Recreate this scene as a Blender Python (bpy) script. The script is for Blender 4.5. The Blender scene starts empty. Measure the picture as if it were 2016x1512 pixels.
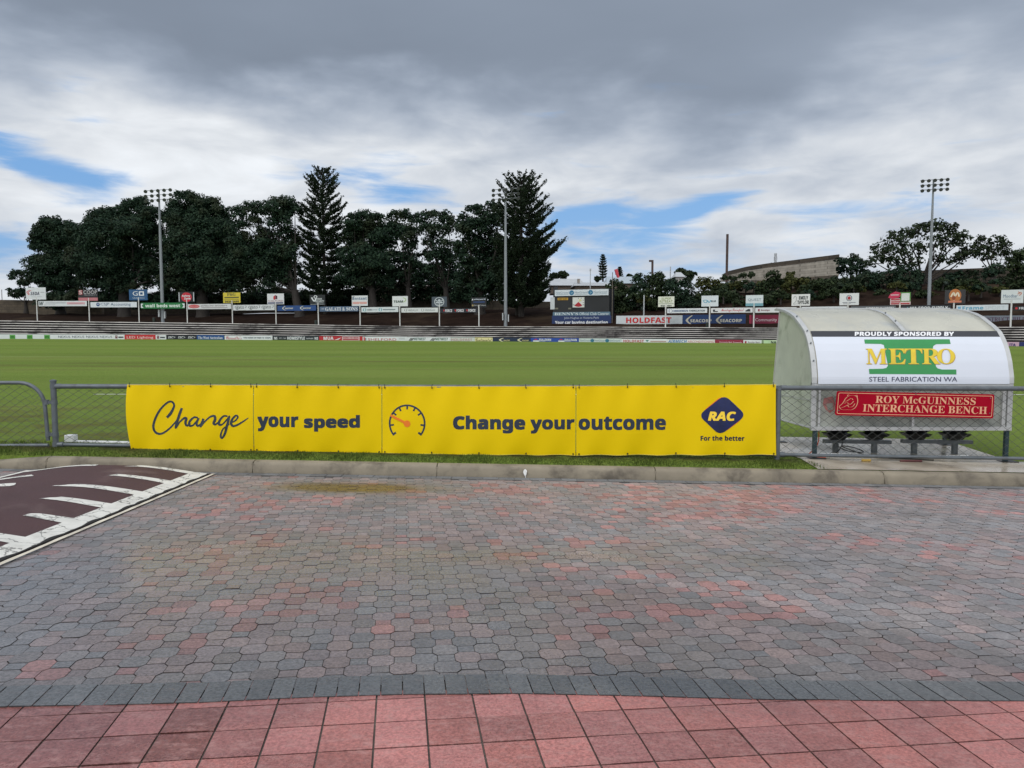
import bpy, bmesh, math, random
import numpy as np
from mathutils import Vector, Matrix

scene = bpy.context.scene
COL = scene.collection
random.seed(7)
R = math.radians

# ------------------------------------------------------------------ camera
PITCH = math.atan(106 / 1500.0)
CAMZ = 1.66
cam = bpy.data.cameras.new('camera')
cam.sensor_width = 36.0
cam.lens = 1500.0 / 2016.0 * 36.0
cam.clip_start = 0.1
cam.clip_end = 5000.0
camo = bpy.data.objects.new('camera', cam)
camo.location = (0, 0, CAMZ)
camo.rotation_euler = (math.pi / 2 - PITCH, 0, 0)
COL.objects.link(camo)
scene.camera = camo

# ------------------------------------------------------------------ colour management
scene.view_settings.view_transform = 'Standard'
scene.view_settings.look = 'None'
scene.view_settings.exposure = 0.1
scene.view_settings.gamma = 1.0
scene.view_settings.use_curve_mapping = False
scene.cycles.max_bounces = 6
scene.cycles.use_denoising = True


class NT:
    """tiny node-building helper"""
    def __init__(self, tree):
        self.t = tree

    def n(self, kind, **kw):
        x = self.t.nodes.new(kind)
        for k, v in kw.items():
            setattr(x, k, v)
        return x

    def put(self, sock, v):
        if isinstance(v, bpy.types.NodeSocket):
            self.t.links.new(v, sock)
        elif v is not None:
            if hasattr(sock, 'default_value') and isinstance(v, (tuple, list)) and len(v) == 3 and sock.type == 'RGBA':
                v = (*v, 1.0)
            sock.default_value = v

    def m(self, op, a, b=None, c=None, clamp=False):
        x = self.n('ShaderNodeMath', operation=op, use_clamp=clamp)
        self.put(x.inputs[0], a)
        if b is not None:
            self.put(x.inputs[1], b)
        if c is not None:
            self.put(x.inputs[2], c)
        return x.outputs[0]

    def mix(self, fac, a, b, blend='MIX'):
        x = self.n('ShaderNodeMix', data_type='RGBA', blend_type=blend)
        self.put(x.inputs['Factor'], fac)
        self.put(x.inputs[6], a)
        self.put(x.inputs[7], b)
        return x.outputs[2]

    def ramp(self, v, lo, hi, a=0.0, b=1.0, smooth=True):
        x = self.n('ShaderNodeMapRange')
        if smooth:
            x.interpolation_type = 'SMOOTHSTEP'
        self.put(x.inputs[0], v)
        for i, q in zip((1, 2, 3, 4), (lo, hi, a, b)):
            self.put(x.inputs[i], q)
        return x.outputs[0]

    def noise(self, vec, scale, detail=4.0, rough=0.55, dist=0.0, col=False):
        x = self.n('ShaderNodeTexNoise')
        if vec is not None:
            self.t.links.new(vec, x.inputs['Vector'])
        x.inputs['Scale'].default_value = scale
        x.inputs['Detail'].default_value = detail
        x.inputs['Roughness'].default_value = rough
        x.inputs['Distortion'].default_value = dist
        return x.outputs[1 if col else 0]

    def vec(self, x, y, z=0.0):
        c = self.n('ShaderNodeCombineXYZ')
        for i, v in enumerate((x, y, z)):
            self.put(c.inputs[i], v)
        return c.outputs[0]

    def scale(self, v, sx, sy, sz):
        x = self.n('ShaderNodeMapping')
        self.t.links.new(v, x.inputs['Vector'])
        x.inputs['Scale'].default_value = (sx, sy, sz)
        return x.outputs[0]


# ------------------------------------------------------------------ sky
SUN_EL, SUN_AZ = R(48), R(215)       # azimuth measured from +Y towards +X
world = bpy.data.worlds.new('World')
scene.world = world
world.use_nodes = True
wt = world.node_tree
wt.nodes.clear()
W = NT(wt)
sky = W.n('ShaderNodeTexSky', sky_type='NISHITA')
sky.sun_disc = False
sky.sun_elevation = SUN_EL
sky.sun_rotation = SUN_AZ
sky.air_density = 1.3
sky.dust_density = 0.6
tc = W.n('ShaderNodeTexCoord')
sp = W.n('ShaderNodeSeparateXYZ')
wt.links.new(tc.outputs['Generated'], sp.inputs[0])
dx, dy, dz = sp.outputs
zz = W.m('ADD', W.m('MAXIMUM', dz, 0.0), 0.10)
cu, cv = W.m('DIVIDE', dx, zz), W.m('DIVIDE', dy, zz)
cp = W.vec(cu, cv, 0.0)                                  # a flat cloud layer seen in perspective
az = W.m('ARCTAN2', dx, dy)                              # radians, 0 straight ahead
el = W.m('ARCSINE', dz)
n_big = W.noise(cp, 0.45, 4, 0.45, 0.3)
n_mid = W.noise(W.scale(cp, 1.0, 1.4, 1.0), 1.1, 4, 0.5, 0.3)
n_ang = W.noise(W.scale(W.vec(az, el, 0.0), 1.0, 2.2, 1.0), 5.0, 5, 0.5, 0.2)
n_fin = W.noise(W.scale(W.vec(az, el, 3.0), 1.0, 2.8, 1.0), 9.0, 5, 0.52, 0.35)
n_str = W.noise(W.scale(W.vec(az, el, 7.0), 1.0, 5.5, 1.0), 9.0, 5, 0.56, 0.4)


def blob(a0, e0, sa, se, slope=0.0):
    x = W.m('DIVIDE', W.m('SUBTRACT', az, R(a0)), R(sa))
    y = W.m('DIVIDE', W.m('SUBTRACT', W.m('SUBTRACT', el, R(e0)), W.m('MULTIPLY', W.m('SUBTRACT', az, R(a0)), slope)), R(se))
    return W.m('POWER', 2.718, W.m('MULTIPLY', W.m('ADD', W.m('MULTIPLY', x, x), W.m('MULTIPLY', y, y)), -1.0))


def total(*a):
    s = a[0]
    for q in a[1:]:
        s = W.m('ADD', s, q)
    return s


# where the dark deck ends: its lower edge sits higher to the left and is ragged
edge = W.m('ADD', W.m('MULTIPLY', W.m('SUBTRACT', n_ang, 0.5), R(12)), W.m('MULTIPLY', W.m('SUBTRACT', n_mid, 0.5), R(6)))
deck_el = total(el, edge, W.m('MULTIPLY', blob(12, 12, 12, 8), R(3.0)))
deck = W.ramp(deck_el, R(11.5), R(20.0))
deck2 = W.ramp(deck_el, R(15), R(23))
# brightness of the cloud
low_l = W.m('ADD', 0.66, W.m('MULTIPLY', W.m('SUBTRACT', n_fin, 0.5), 0.58))
low_l = W.m('ADD', low_l, W.m('MULTIPLY', blob(-22, 12, 13, 6, -0.1), 0.14))
low_l = W.m('MINIMUM', W.m('MAXIMUM', low_l, 0.44), 0.93)
dk_l = W.m('ADD', 0.285, W.m('MULTIPLY', W.m('SUBTRACT', n_big, 0.5), 0.26))
dk_l = W.m('ADD', dk_l, W.m('MULTIPLY', W.m('SUBTRACT', n_mid, 0.5), 0.08))
dk_l = W.m('ADD', dk_l, W.m('MULTIPLY', W.ramp(az, R(5), R(35)), 0.055))
dk_l = W.m('MAXIMUM', dk_l, 0.19)
mx = W.n('ShaderNodeMix', data_type='FLOAT')
W.put(mx.inputs[0], deck)
W.put(mx.inputs[2], low_l)
W.put(mx.inputs[3], dk_l)
lum = mx.outputs[0]
# unseen cloud overhead and behind the camera, brightened to light the scene
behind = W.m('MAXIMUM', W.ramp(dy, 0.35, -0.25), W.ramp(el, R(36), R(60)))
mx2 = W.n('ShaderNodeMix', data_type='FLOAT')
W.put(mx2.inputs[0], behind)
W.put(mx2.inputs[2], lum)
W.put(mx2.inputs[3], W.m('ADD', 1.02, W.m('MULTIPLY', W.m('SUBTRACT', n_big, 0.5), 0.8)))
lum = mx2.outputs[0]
tint = W.mix(W.ramp(lum, 0.22, 0.8), (0.80, 0.96, 1.22), (0.96, 1.0, 1.05))
cloud = W.mix(1.0, tint, W.vec(lum, lum, lum), 'MULTIPLY')
# gaps of blue
hole = total(W.m('MULTIPLY', blob(-31.0, 10.2, 4.4, 1.3, -0.28), 0.54),
             W.m('MULTIPLY', blob(-34.0, 5.2, 3.4, 2.0), 0.48),
             W.m('MULTIPLY', blob(-13, 11.0, 5.5, 1.2), 0.27),
             W.m('MULTIPLY', blob(-7, 9.6, 3.5, 1.3), 0.33),
             W.m('MULTIPLY', blob(5.6, 8.3, 4.8, 1.5, 0.10), 0.50),
             W.m('MULTIPLY', blob(13, 8.6, 4.5, 1.0, 0.30), 0.42),
             W.m('MULTIPLY', blob(9, 5.0, 13, 2.4), 0.31),
             W.m('MULTIPLY', blob(27, 8.0, 9, 1.5), 0.20))
cov = total(hole, W.m('MULTIPLY', W.m('SUBTRACT', n_str, 0.5), 0.85), W.m('MULTIPLY', W.m('SUBTRACT', n_fin, 0.5), 0.55))
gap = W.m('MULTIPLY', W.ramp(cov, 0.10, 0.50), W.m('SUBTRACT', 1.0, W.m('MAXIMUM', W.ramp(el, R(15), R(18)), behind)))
blue = W.mix(0.72, sky.outputs[0], (1.5, 3.7, 7.6))
final = W.mix(gap, blue, W.mix(1.0, cloud, (10.0, 10.0, 10.0), 'MULTIPLY'))
# mix(A=blue?) order: factor 0 -> A.  gap=1 must show blue:
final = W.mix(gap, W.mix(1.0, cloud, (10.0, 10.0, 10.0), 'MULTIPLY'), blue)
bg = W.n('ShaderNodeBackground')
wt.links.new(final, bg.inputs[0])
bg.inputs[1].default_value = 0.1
wo = W.n('ShaderNodeOutputWorld')
wt.links.new(bg.outputs[0], wo.inputs[0])

sun = bpy.data.lights.new('sun', 'SUN')
sun.energy = 0.9
sun.angle = R(18)
sun.color = (1.0, 0.96, 0.9)
suno = bpy.data.objects.new('sun', sun)
sd = Vector((math.sin(SUN_AZ) * math.cos(SUN_EL), math.cos(SUN_AZ) * math.cos(SUN_EL), math.sin(SUN_EL)))
suno.rotation_euler = (-sd).to_track_quat('-Z', 'Y').to_euler()
suno.location = sd * 60
COL.objects.link(suno)


# ------------------------------------------------------------------ survey: sight lines of the photograph -> points at a known depth
def ray(px, py):
    a, b = (px - 1008) / 1500.0, (py - 756) / 1500.0
    c, s = math.cos(PITCH), math.sin(PITCH)
    return Vector((a, c - b * s, -s - b * c))


def P(px, py, Y):
    d = ray(px, py)
    return Vector((0, 0, CAMZ)) + d * (Y / d.y)


PA, PB, PC = -0.005385, -0.017978, -0.032559        # the paving falls towards the kerb and to the right


def pz(x, y):
    return PA + PB * x + PC * y


def on_paving(px, py, dz=0.0):
    d = ray(px, py)
    t = (PA + dz - CAMZ) / (d.z - PB * d.x - PC * d.y)
    return Vector((0, 0, CAMZ)) + d * t


def on_level(px, py, z):
    d = ray(px, py)
    return Vector((0, 0, CAMZ)) + d * ((z - CAMZ) / d.z)


def Yb(px):
    return float(np.interp(px, [-600, 0, 400, 800, 1200, 1520, 2016, 2600], [146, 150, 145, 131, 117, 105, 88, 78]))


def zb(px):
    py = float(np.interp(px, [-600, 0, 400, 800, 1200, 1520, 2016, 2600], [665, 667, 668.5, 671, 673.6, 676, 681.8, 688]))
    return P(px, py, Yb(px)).z


def pxat(x, y):
    return 1008 + 1500 * x / max(y, 0.1)


def sst(a, b, x):
    t = min(1, max(0, (x - a) / (b - a)))
    return t * t * (3 - 2 * t)


KY = 10.22       # face of the kerb


def gz(x, y):
    near = pz(x, KY) + 0.155
    near = min(max(near, -0.36), 0.02)
    q = pxat(x, y)
    q = min(max(q, -600), 2600)
    f = min(1, max(0, (y - 11) / (Yb(q) - 11)))
    far = -0.17 * (1 - f) + zb(q) * f
    t = sst(11.2, 22, y)
    return near * (1 - t) + far * t


# ------------------------------------------------------------------ materials
MATS = {}


def lin(r, g, b):
    def f(c):
        c /= 255.0
        return c / 12.92 if c <= 0.04045 else ((c + 0.055) / 1.055) ** 2.4
    return (f(r), f(g), f(b))


def mat(name, col, rough=0.6, metal=0.0, var=0.15, vscale=3.0, bump=0.0, bscale=40.0, spec=0.5, dirt=None, dscale=1.2, dlo=0.5, dhi=0.75, trans=0.0, rvar=0.0, detail=5):
    if name in MATS:
        return MATS[name]
    m = bpy.data.materials.new(name)
    m.use_nodes = True
    t = m.node_tree
    t.nodes.clear()
    N = NT(t)
    g = N.n('ShaderNodeNewGeometry')
    pos = g.outputs['Position']
    bs = N.n('ShaderNodeBsdfPrincipled')
    out = N.n('ShaderNodeOutputMaterial')
    n1 = N.noise(pos, vscale, detail)
    k = N.ramp(n1, 0.25, 0.75, 1 - var, 1 + var, smooth=False)
    c = N.mix(1.0, (*col, 1), N.vec(k, k, k), 'MULTIPLY')
    if dirt:
        d = N.ramp(N.noise(pos, dscale, 7, 0.62, 0.3), dlo, dhi)
        c = N.mix(d, c, (*dirt, 1))
    t.links.new(c, bs.inputs['Base Color'])
    bs.inputs['Roughness'].default_value = rough
    if rvar:
        t.links.new(N.ramp(N.noise(pos, vscale * 0.7, 4), 0.3, 0.7, max(0.02, rough - rvar), min(1, rough + rvar)), bs.inputs['Roughness'])
    bs.inputs['Metallic'].default_value = metal
    bs.inputs['Specular IOR Level'].default_value = spec
    if bump:
        b = N.n('ShaderNodeBump')
        b.inputs['Strength'].default_value = bump
        b.inputs['Distance'].default_value = 0.01
        t.links.new(N.noise(pos, bscale, 4), b.inputs['Height'])
        t.links.new(b.outputs[0], bs.inputs['Normal'])
    if trans:
        tr = N.n('ShaderNodeBsdfTranslucent')
        t.links.new(c, tr.inputs[0])
        ms = N.n('ShaderNodeMixShader')
        ms.inputs[0].default_value = trans
        t.links.new(bs.outputs[0], ms.inputs[1])
        t.links.new(tr.outputs[0], ms.inputs[2])
        t.links.new(ms.outputs[0], out.inputs[0])
    else:
        t.links.new(bs.outputs[0], out.inputs[0])
    MATS[name] = m
    return m


def paint(r, g, b, rough=0.45):
    """flat sign colour given as seen in print (sRGB)"""
    return mat('print_%d_%d_%d' % (r, g, b), tuple(0.82 * q for q in lin(r, g, b)), rough, var=0.05, vscale=1.5)


# ------------------------------------------------------------------ object helpers
def link(name, me, mats, parent=None, inv=None):
    o = bpy.data.objects.new(name, me)
    for m in (mats if isinstance(mats, (list, tuple)) else [mats]):
        me.materials.append(m)
    COL.objects.link(o)
    if parent is not None:
        o.parent = parent
        if parent.type == 'EMPTY':
            o.matrix_parent_inverse = Matrix.Translation(parent.location).inverted()
    return o


def tag(o, label, cat, group=None, kind=None):
    if label:
        o['label'] = label
    if cat:
        o['category'] = cat
    if group:
        o['group'] = group
    if kind:
        o['kind'] = kind
    return o


def thing(name, label, cat, loc, group=None):
    o = bpy.data.objects.new(name, None)
    o.empty_display_size = 0.2
    o.location = loc
    COL.objects.link(o)
    return tag(o, label, cat, group)


class MB:
    def __init__(self):
        self.v, self.f, self.mi, self.cur = [], [], [], 0

    def add(self, vs, fs):
        b = len(self.v)
        self.v += [tuple(q) for q in vs]
        self.f += [tuple(b + i for i in q) for q in fs]
        self.mi += [self.cur] * len(fs)

    def box(self, c, s, ax=None):
        """box of size s centred at c; ax = optional three axis vectors"""
        c = Vector(c)
        X, Y, Z = [Vector(a) for a in ax] if ax else (Vector((1, 0, 0)), Vector((0, 1, 0)), Vector((0, 0, 1)))
        vs = [c + X * (i * s[0] / 2) + Y * (j * s[1] / 2) + Z * (k * s[2] / 2) for k in (-1, 1) for j in (-1, 1) for i in (-1, 1)]
        self.add(vs, [(0, 2, 3, 1), (4, 5, 7, 6), (0, 1, 5, 4), (2, 6, 7, 3), (0, 4, 6, 2), (1, 3, 7, 5)])

    def beam(self, a, b, w, h, up=(0, 0, 1)):
        a, b = Vector(a), Vector(b)
        d = (b - a)
        L = d.length
        d.normalize()
        s = d.cross(Vector(up))
        if s.length < 1e-4:
            s = Vector((1, 0, 0))
        s.normalize()
        u = s.cross(d)
        self.box((a + b) / 2, (L, w, h), (d, s, u))

    def tube(self, pts, r, n=10, cap=True, closed=False):
        pts = [Vector(p) for p in pts]
        rs = r if isinstance(r, (list, tuple)) else [r] * len(pts)
        prev = None
        vs, fs = [], []
        for i, p in enumerate(pts):
            t = (pts[min(i + 1, len(pts) - 1)] - pts[max(i - 1, 0)])
            t.normalize()
            if prev is None:
                s = t.cross(Vector((0, 0, 1)))
                if s.length < 1e-3:
                    s = Vector((1, 0, 0))
                s.normalize()
            else:
                s = prev - t * prev.dot(t)
                s.normalize()
            prev = s
            u = t.cross(s)
            for k in range(n):
                a = 2 * math.pi * k / n
                vs.append(p + (s * math.cos(a) + u * math.sin(a)) * rs[i])
        for i in range(len(pts) - 1):
            for k in range(n):
                a, b = i * n + k, i * n + (k + 1) % n
                fs.append((a, b, b + n, a + n))
        if cap:
            fs.append(tuple(range(n - 1, -1, -1)))
            fs.append(tuple(range((len(pts) - 1) * n, len(pts) * n)))
        self.add(vs, fs)

    def poly(self, pts):
        self.add(pts, [tuple(range(len(pts)))])

    def build(self, name, mats, parent=None, smooth=False, bevel=0.0):
        me = bpy.data.meshes.new(name)
        me.from_pydata(self.v, [], self.f)
        o = link(name, me, mats, parent)
        if any(self.mi):
            me.polygons.foreach_set('material_index', self.mi)
        if smooth:
            me.polygons.foreach_set('use_smooth', [True] * len(me.polygons))
            try:
                me.set_sharp_from_angle(angle=R(40))
            except Exception:
                pass
        if bevel:
            md = o.modifiers.new('bevel', 'BEVEL')
            md.width = bevel
            md.segments = 2
            md.limit_method = 'ANGLE'
        me.update()
        return o


def np_mesh(name, V, F, mats, parent=None, smooth=False):
    """V (n,3) array, F (m,k) array of equal sized faces"""
    me = bpy.data.meshes.new(name)
    V = np.asarray(V, dtype=np.float32)
    F = np.asarray(F, dtype=np.int32)
    k = F.shape[1]
    me.vertices.add(len(V))
    me.vertices.foreach_set('co', V.ravel())
    me.loops.add(F.size)
    me.loops.foreach_set('vertex_index', F.ravel())
    me.polygons.add(len(F))
    me.polygons.foreach_set('loop_start', np.arange(len(F), dtype=np.int32) * k)
    me.polygons.foreach_set('loop_total', np.full(len(F), k, dtype=np.int32))
    if smooth:
        me.polygons.foreach_set('use_smooth', np.ones(len(F), dtype=bool))
    me.update(calc_edges=True)
    me.validate()
    return link(name, me, mats, parent)


# ------------------------------------------------------------------ lettering
def _shift(txt, up, lo, dg=None):
    r = ''
    for ch in txt:
        if 'A' <= ch <= 'Z':
            r += chr(up + ord(ch) - 65)
        elif 'a' <= ch <= 'z':
            r += chr(lo + ord(ch) - 97)
        elif '0' <= ch <= '9' and dg:
            r += chr(dg + ord(ch) - 48)
        else:
            r += ch
    return r


STY = {'serif': (0x1D400, 0x1D41A, 0x1D7CE), 'bold': (0x1D5D4, 0x1D5EE, 0x1D7EC), 'boldit': (0x1D63C, 0x1D656, 0x1D7EC), 'script': (0x1D4D0, 0x1D4EA, None)}
_tc = {}


def glyphs(txt, style, offset=0.0, res=2):
    key = (txt, style, offset, res)
    if key in _tc:
        return _tc[key]
    c = bpy.data.curves.new('txt', 'FONT')
    c.body = _shift(txt, *STY[style]) if style in STY else txt
    c.resolution_u = res
    c.fill_mode = 'FRONT'
    c.offset = offset
    o = bpy.data.objects.new('txt', c)
    COL.objects.link(o)
    dg = bpy.context.evaluated_depsgraph_get()
    dg.update()
    me = bpy.data.meshes.new_from_object(o.evaluated_get(dg))
    V = np.array([tuple(v.co)[:2] for v in me.vertices]).reshape(-1, 2)
    F = [tuple(p.vertices) for p in me.polygons]
    bpy.data.objects.remove(o)
    bpy.data.curves.remove(c)
    bpy.data.meshes.remove(me)
    if len(V):
        lo, hi = V.min(0), V.max(0)
        V = (V - lo) / np.maximum(hi - lo, 1e-6)
    _tc[key] = (V, F)
    return _tc[key]


class Art:
    """flat graphics laid on a surface: f(u, v, layer) -> point.  v grows DOWN when flip is False"""
    def __init__(self, f, vdown=True):
        self.f, self.vd = f, vdown
        self.b = {}
        self.layer = 1
        self.iso = None        # width / height of one unit when u and v are not in equal units

    def put(self, V, F, m, xcuts=(), ycuts=()):
        if len(xcuts) or len(ycuts):
            bm = bmesh.new()
            vs = [bm.verts.new((x, y, 0)) for x, y in V]
            for q in F:
                try:
                    bm.faces.new([vs[i] for i in q])
                except ValueError:
                    pass
            for x in xcuts:
                bmesh.ops.bisect_plane(bm, geom=bm.verts[:] + bm.edges[:] + bm.faces[:], dist=1e-5, plane_co=(x, 0, 0), plane_no=(1, 0, 0))
            for y in ycuts:
                bmesh.ops.bisect_plane(bm, geom=bm.verts[:] + bm.edges[:] + bm.faces[:], dist=1e-5, plane_co=(0, y, 0), plane_no=(0, 1, 0))
            bm.verts.index_update()
            V = [(v.co.x, v.co.y) for v in bm.verts]
            F = [tuple(v.index for v in f.verts) for f in bm.faces]
            bm.free()
        d = self.b.setdefault(m.name, (m, [], []))
        o = len(d[1])
        d[1].extend(self.f(u, v, self.layer) for u, v in V)
        d[2].extend(tuple(o + i for i in q) for q in F)

    def text(self, txt, style, m, x0, y0, x1, y1, offset=0.0, xcuts=(), ycuts=(), res=2, shear=0.0):
        V, F = glyphs(txt, style, 0.0, res)
        if not len(V):
            return
        # heavier weights: the same strokes laid again a hair to each side
        oy = offset * abs(y1 - y0) * 1.1
        ox = oy if self.iso is None else oy * self.iso
        lay = self.layer
        for n_, (sx, sy) in enumerate([(-1, -1), (1, 1), (-1, 1), (1, -1)] if offset else [(0, 0)]):
            W = []
            for a, b in V:
                y = (y1 - oy) + (y0 - y1 + 2 * oy) * b
                W.append((x0 + ox + (x1 - x0 - 2 * ox) * a + shear * b + sx * ox, y + sy * oy))
            self.layer = lay + n_ * 0.12
            self.put(W, F, m, xcuts, ycuts)
        self.layer = lay

    def rect(self, m, x0, y0, x1, y1, **k):
        self.put([(x0, y0), (x1, y0), (x1, y1), (x0, y1)], [(0, 1, 2, 3)], m, **k)

    def poly(self, m, pts, **k):
        self.put(pts, [tuple(range(len(pts)))], m, **k)

    def disc(self, m, cx, cy, rx, ry=None, n=20, **k):
        ry = rx if ry is None else ry
        self.put([(cx + rx * math.cos(2 * math.pi * i / n), cy + ry * math.sin(2 * math.pi * i / n)) for i in range(n)], [tuple(range(n))], m, **k)

    def ring(self, m, cx, cy, rx, ry, tx, a0=0, a1=360, n=24, ty=None, **k):
        ty = tx if ty is None else ty
        V, F = [], []
        for i in range(n + 1):
            a = R(a0 + (a1 - a0) * i / n)
            V += [(cx + rx * math.cos(a), cy + ry * math.sin(a)), (cx + (rx - tx) * math.cos(a), cy + (ry - ty) * math.sin(a))]
        for i in range(n):
            F.append((2 * i, 2 * i + 2, 2 * i + 3, 2 * i + 1))
        self.put(V, F, m, **k)

    def stroke(self, m, pts, w, smooth=True, sub=6, **k):
        """ribbon through pts; w = width or list of widths"""
        ws = list(w) if isinstance(w, (list, tuple)) else [w] * len(pts)
        if smooth and len(pts) > 2:
            q, qw = [], []
            pp = [pts[0]] + list(pts) + [pts[-1]]
            for i in range(len(pts) - 1):
                p0, p1, p2, p3 = pp[i:i + 4]
                for j in range(sub):
                    t = j / sub
                    q.append(tuple(0.5 * (2 * p1[c] + (p2[c] - p0[c]) * t + (2 * p0[c] - 5 * p1[c] + 4 * p2[c] - p3[c]) * t * t + (3 * p1[c] - p0[c] - 3 * p2[c] + p3[c]) * t ** 3) for c in (0, 1)))
                    qw.append(ws[i] * (1 - t) + ws[i + 1] * t)
            q.append(pts[-1])
            qw.append(ws[-1])
        else:
            q, qw = list(pts), ws
        V, F = [], []
        for i, p in enumerate(q):
            a, b = q[max(i - 1, 0)], q[min(i + 1, len(q) - 1)]
            dx_, dy_ = b[0] - a[0], b[1] - a[1]
            L = math.hypot(dx_, dy_) or 1
            nx, ny = -dy_ / L * qw[i] / 2, dx_ / L * qw[i] / 2
            V += [(p[0] + nx, p[1] + ny), (p[0] - nx, p[1] - ny)]
        for i in range(len(q) - 1):
            F.append((2 * i, 2 * i + 2, 2 * i + 3, 2 * i + 1))
        self.put(V, F, m, **k)

    def build(self, name, parent):
        V, F, M, mi = [], [], [], []
        for m, v, f in self.b.values():
            o = len(V)
            V += [tuple(q) for q in v]
            F += [tuple(o + i for i in q) for q in f]
            mi += [len(M)] * len(f)
            M.append(m)
        if not V:
            return None
        me = bpy.data.meshes.new(name)
        me.from_pydata(V, [], F)
        me.polygons.foreach_set('material_index', mi)
        me.update()
        return link(name, me, M, parent)

# ================================================================== SETTING: ground, paving, kerb, field
TH = R(8.4)
E1 = Vector((math.cos(TH), math.sin(TH), 0))
E2 = Vector((-math.sin(TH), math.cos(TH), 0))
O0 = Vector((-1.105, 3.472, 0))

# front edge of the dark header course, as a gentle curve across the paving
_edge = [on_paving(x, y) for x, y in [(-700, 1440), (-300, 1412), (0, 1392), (200, 1389), (400, 1384), (600, 1374), (800, 1368), (1000, 1366), (1250, 1371), (1500, 1378), (1750, 1380), (2016, 1381), (2500, 1383), (3000, 1384)]]
_eu = np.array([(p - O0).dot(E1) for p in _edge])
_ew = np.array([(p - O0).xy.dot(E2.xy) for p in _edge])


def edge_w(u):
    return float(np.interp(u, _eu, _ew))


def paver_mat(name, wet_bias, grain, bloom=(0.30, 0.235, 0.225), bk=0.30, blo=0.50, bhi=0.72):
    m = bpy.data.materials.new(name)
    m.use_nodes = True
    t = m.node_tree
    t.nodes.clear()
    N = NT(t)
    pos = N.n('ShaderNodeNewGeometry').outputs['Position']
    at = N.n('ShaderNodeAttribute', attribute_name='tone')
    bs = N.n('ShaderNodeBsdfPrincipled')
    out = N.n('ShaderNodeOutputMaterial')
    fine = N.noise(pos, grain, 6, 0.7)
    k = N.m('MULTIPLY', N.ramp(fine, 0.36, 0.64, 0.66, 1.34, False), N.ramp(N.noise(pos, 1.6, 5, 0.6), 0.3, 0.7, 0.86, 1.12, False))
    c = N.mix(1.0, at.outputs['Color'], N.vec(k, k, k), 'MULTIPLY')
    # efflorescence and dust lying across the units
    dust = N.ramp(N.noise(N.scale(pos, 0.8, 1.4, 1.0), 17.0, 9, 0.78, 0.1), blo, bhi)
    c = N.mix(N.m('MULTIPLY', dust, bk), c, bloom)
    # dark pits
    pit = N.n('ShaderNodeTexVoronoi')
    t.links.new(pos, pit.inputs['Vector'])
    pit.inputs['Scale'].default_value = 46.0
    pm = N.m('MULTIPLY', N.ramp(pit.outputs['Distance'], 0.16, 0.05), N.ramp(N.noise(pos, 2.3, 3), 0.5, 0.66))
    c = N.mix(N.m('MULTIPLY', pm, 0.85), c, (0.015, 0.014, 0.014))
    # pale specks of sand
    sv = N.n('ShaderNodeTexVoronoi')
    t.links.new(pos, sv.inputs['Vector'])
    sv.inputs['Scale'].default_value = 31.0
    sm = N.m('MULTIPLY', N.ramp(sv.outputs['Distance'], 0.07, 0.02), N.ramp(N.noise(pos, 3.1, 2), 0.55, 0.62))
    c = N.mix(N.m('MULTIPLY', sm, 0.8), c, (0.62, 0.58, 0.54))
    # damp: large soft patches that darken and polish the surface
    sep = N.n('ShaderNodeSeparateXYZ')
    t.links.new(pos, sep.inputs[0])
    px_, py_ = sep.outputs[0], sep.outputs[1]

    def patch(cx, cy, sx, sy):
        a = N.m('DIVIDE', N.m('SUBTRACT', px_, cx), sx)
        b = N.m('DIVIDE', N.m('SUBTRACT', py_, cy), sy)
        return N.m('POWER', 2.718, N.m('MULTIPLY', N.m('ADD', N.m('MULTIPLY', a, a), N.m('MULTIPLY', b, b)), -1.0))
    damp = N.noise(N.scale(pos, 0.55, 1.0, 1.0), 0.75, 5, 0.55, 0.4)
    damp = N.m('ADD', damp, N.m('MULTIPLY', patch(-2.6, 4.5, 1.6, 1.6), 0.45))
    damp = N.m('ADD', damp, N.m('MULTIPLY', patch(-0.5, 7.6, 2.4, 1.3), 0.14))
    damp = N.m('ADD', damp, N.m('MULTIPLY', patch(-2.0, 9.25, 1.0, 0.45), 0.45))
    damp = N.m('SUBTRACT', damp, N.m('MULTIPLY', patch(2.3, 4.9, 1.3, 0.75), 0.16))
    wet = N.ramp(N.m('ADD', damp, wet_bias), 0.38, 0.66)
    wet = N.m('MULTIPLY', wet, N.m('MAXIMUM', N.ramp(py_, 7.6, 5.6), patch(-2.0, 9.25, 1.0, 0.36)))
    dk = N.ramp(wet, 0, 1, 1.0, 0.70, False)
    c = N.mix(1.0, c, N.vec(dk, dk, dk), 'MULTIPLY')
    # a drying front runs diagonally across: pale and dry beyond it, dark and damp on the near side
    fr_ = N.m('ADD', N.m('SUBTRACT', N.m('SUBTRACT', py_, 6.1), N.m('MULTIPLY', px_, -0.62)), N.m('MULTIPLY', N.m('SUBTRACT', N.noise(pos, 1.3, 6, 0.62), 0.5), 1.5))
    onr = N.ramp(px_, -0.6, 0.9)
    fk = N.m('ADD', 1.0, N.m('MULTIPLY', N.m('SUBTRACT', N.ramp(fr_, -0.12, 0.14), 0.55), N.m('MULTIPLY', onr, 0.34)))
    c = N.mix(1.0, c, N.vec(fk, fk, fk), 'MULTIPLY')
    stain = N.m('MULTIPLY', N.ramp(N.m('MULTIPLY', patch(-2.0, 9.25, 1.15, 0.42), N.m('ADD', 0.40, N.noise(pos, 1.8, 5))), 0.34, 0.74), 0.8)
    c = N.mix(stain, c, (0.078, 0.050, 0.032))
    t.links.new(c, bs.inputs['Base Color'])
    rg = N.m('ADD', N.ramp(wet, 0, 1, 0.58, 0.09, False), N.m('MULTIPLY', N.m('SUBTRACT', fine, 0.5), 0.25))
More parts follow.
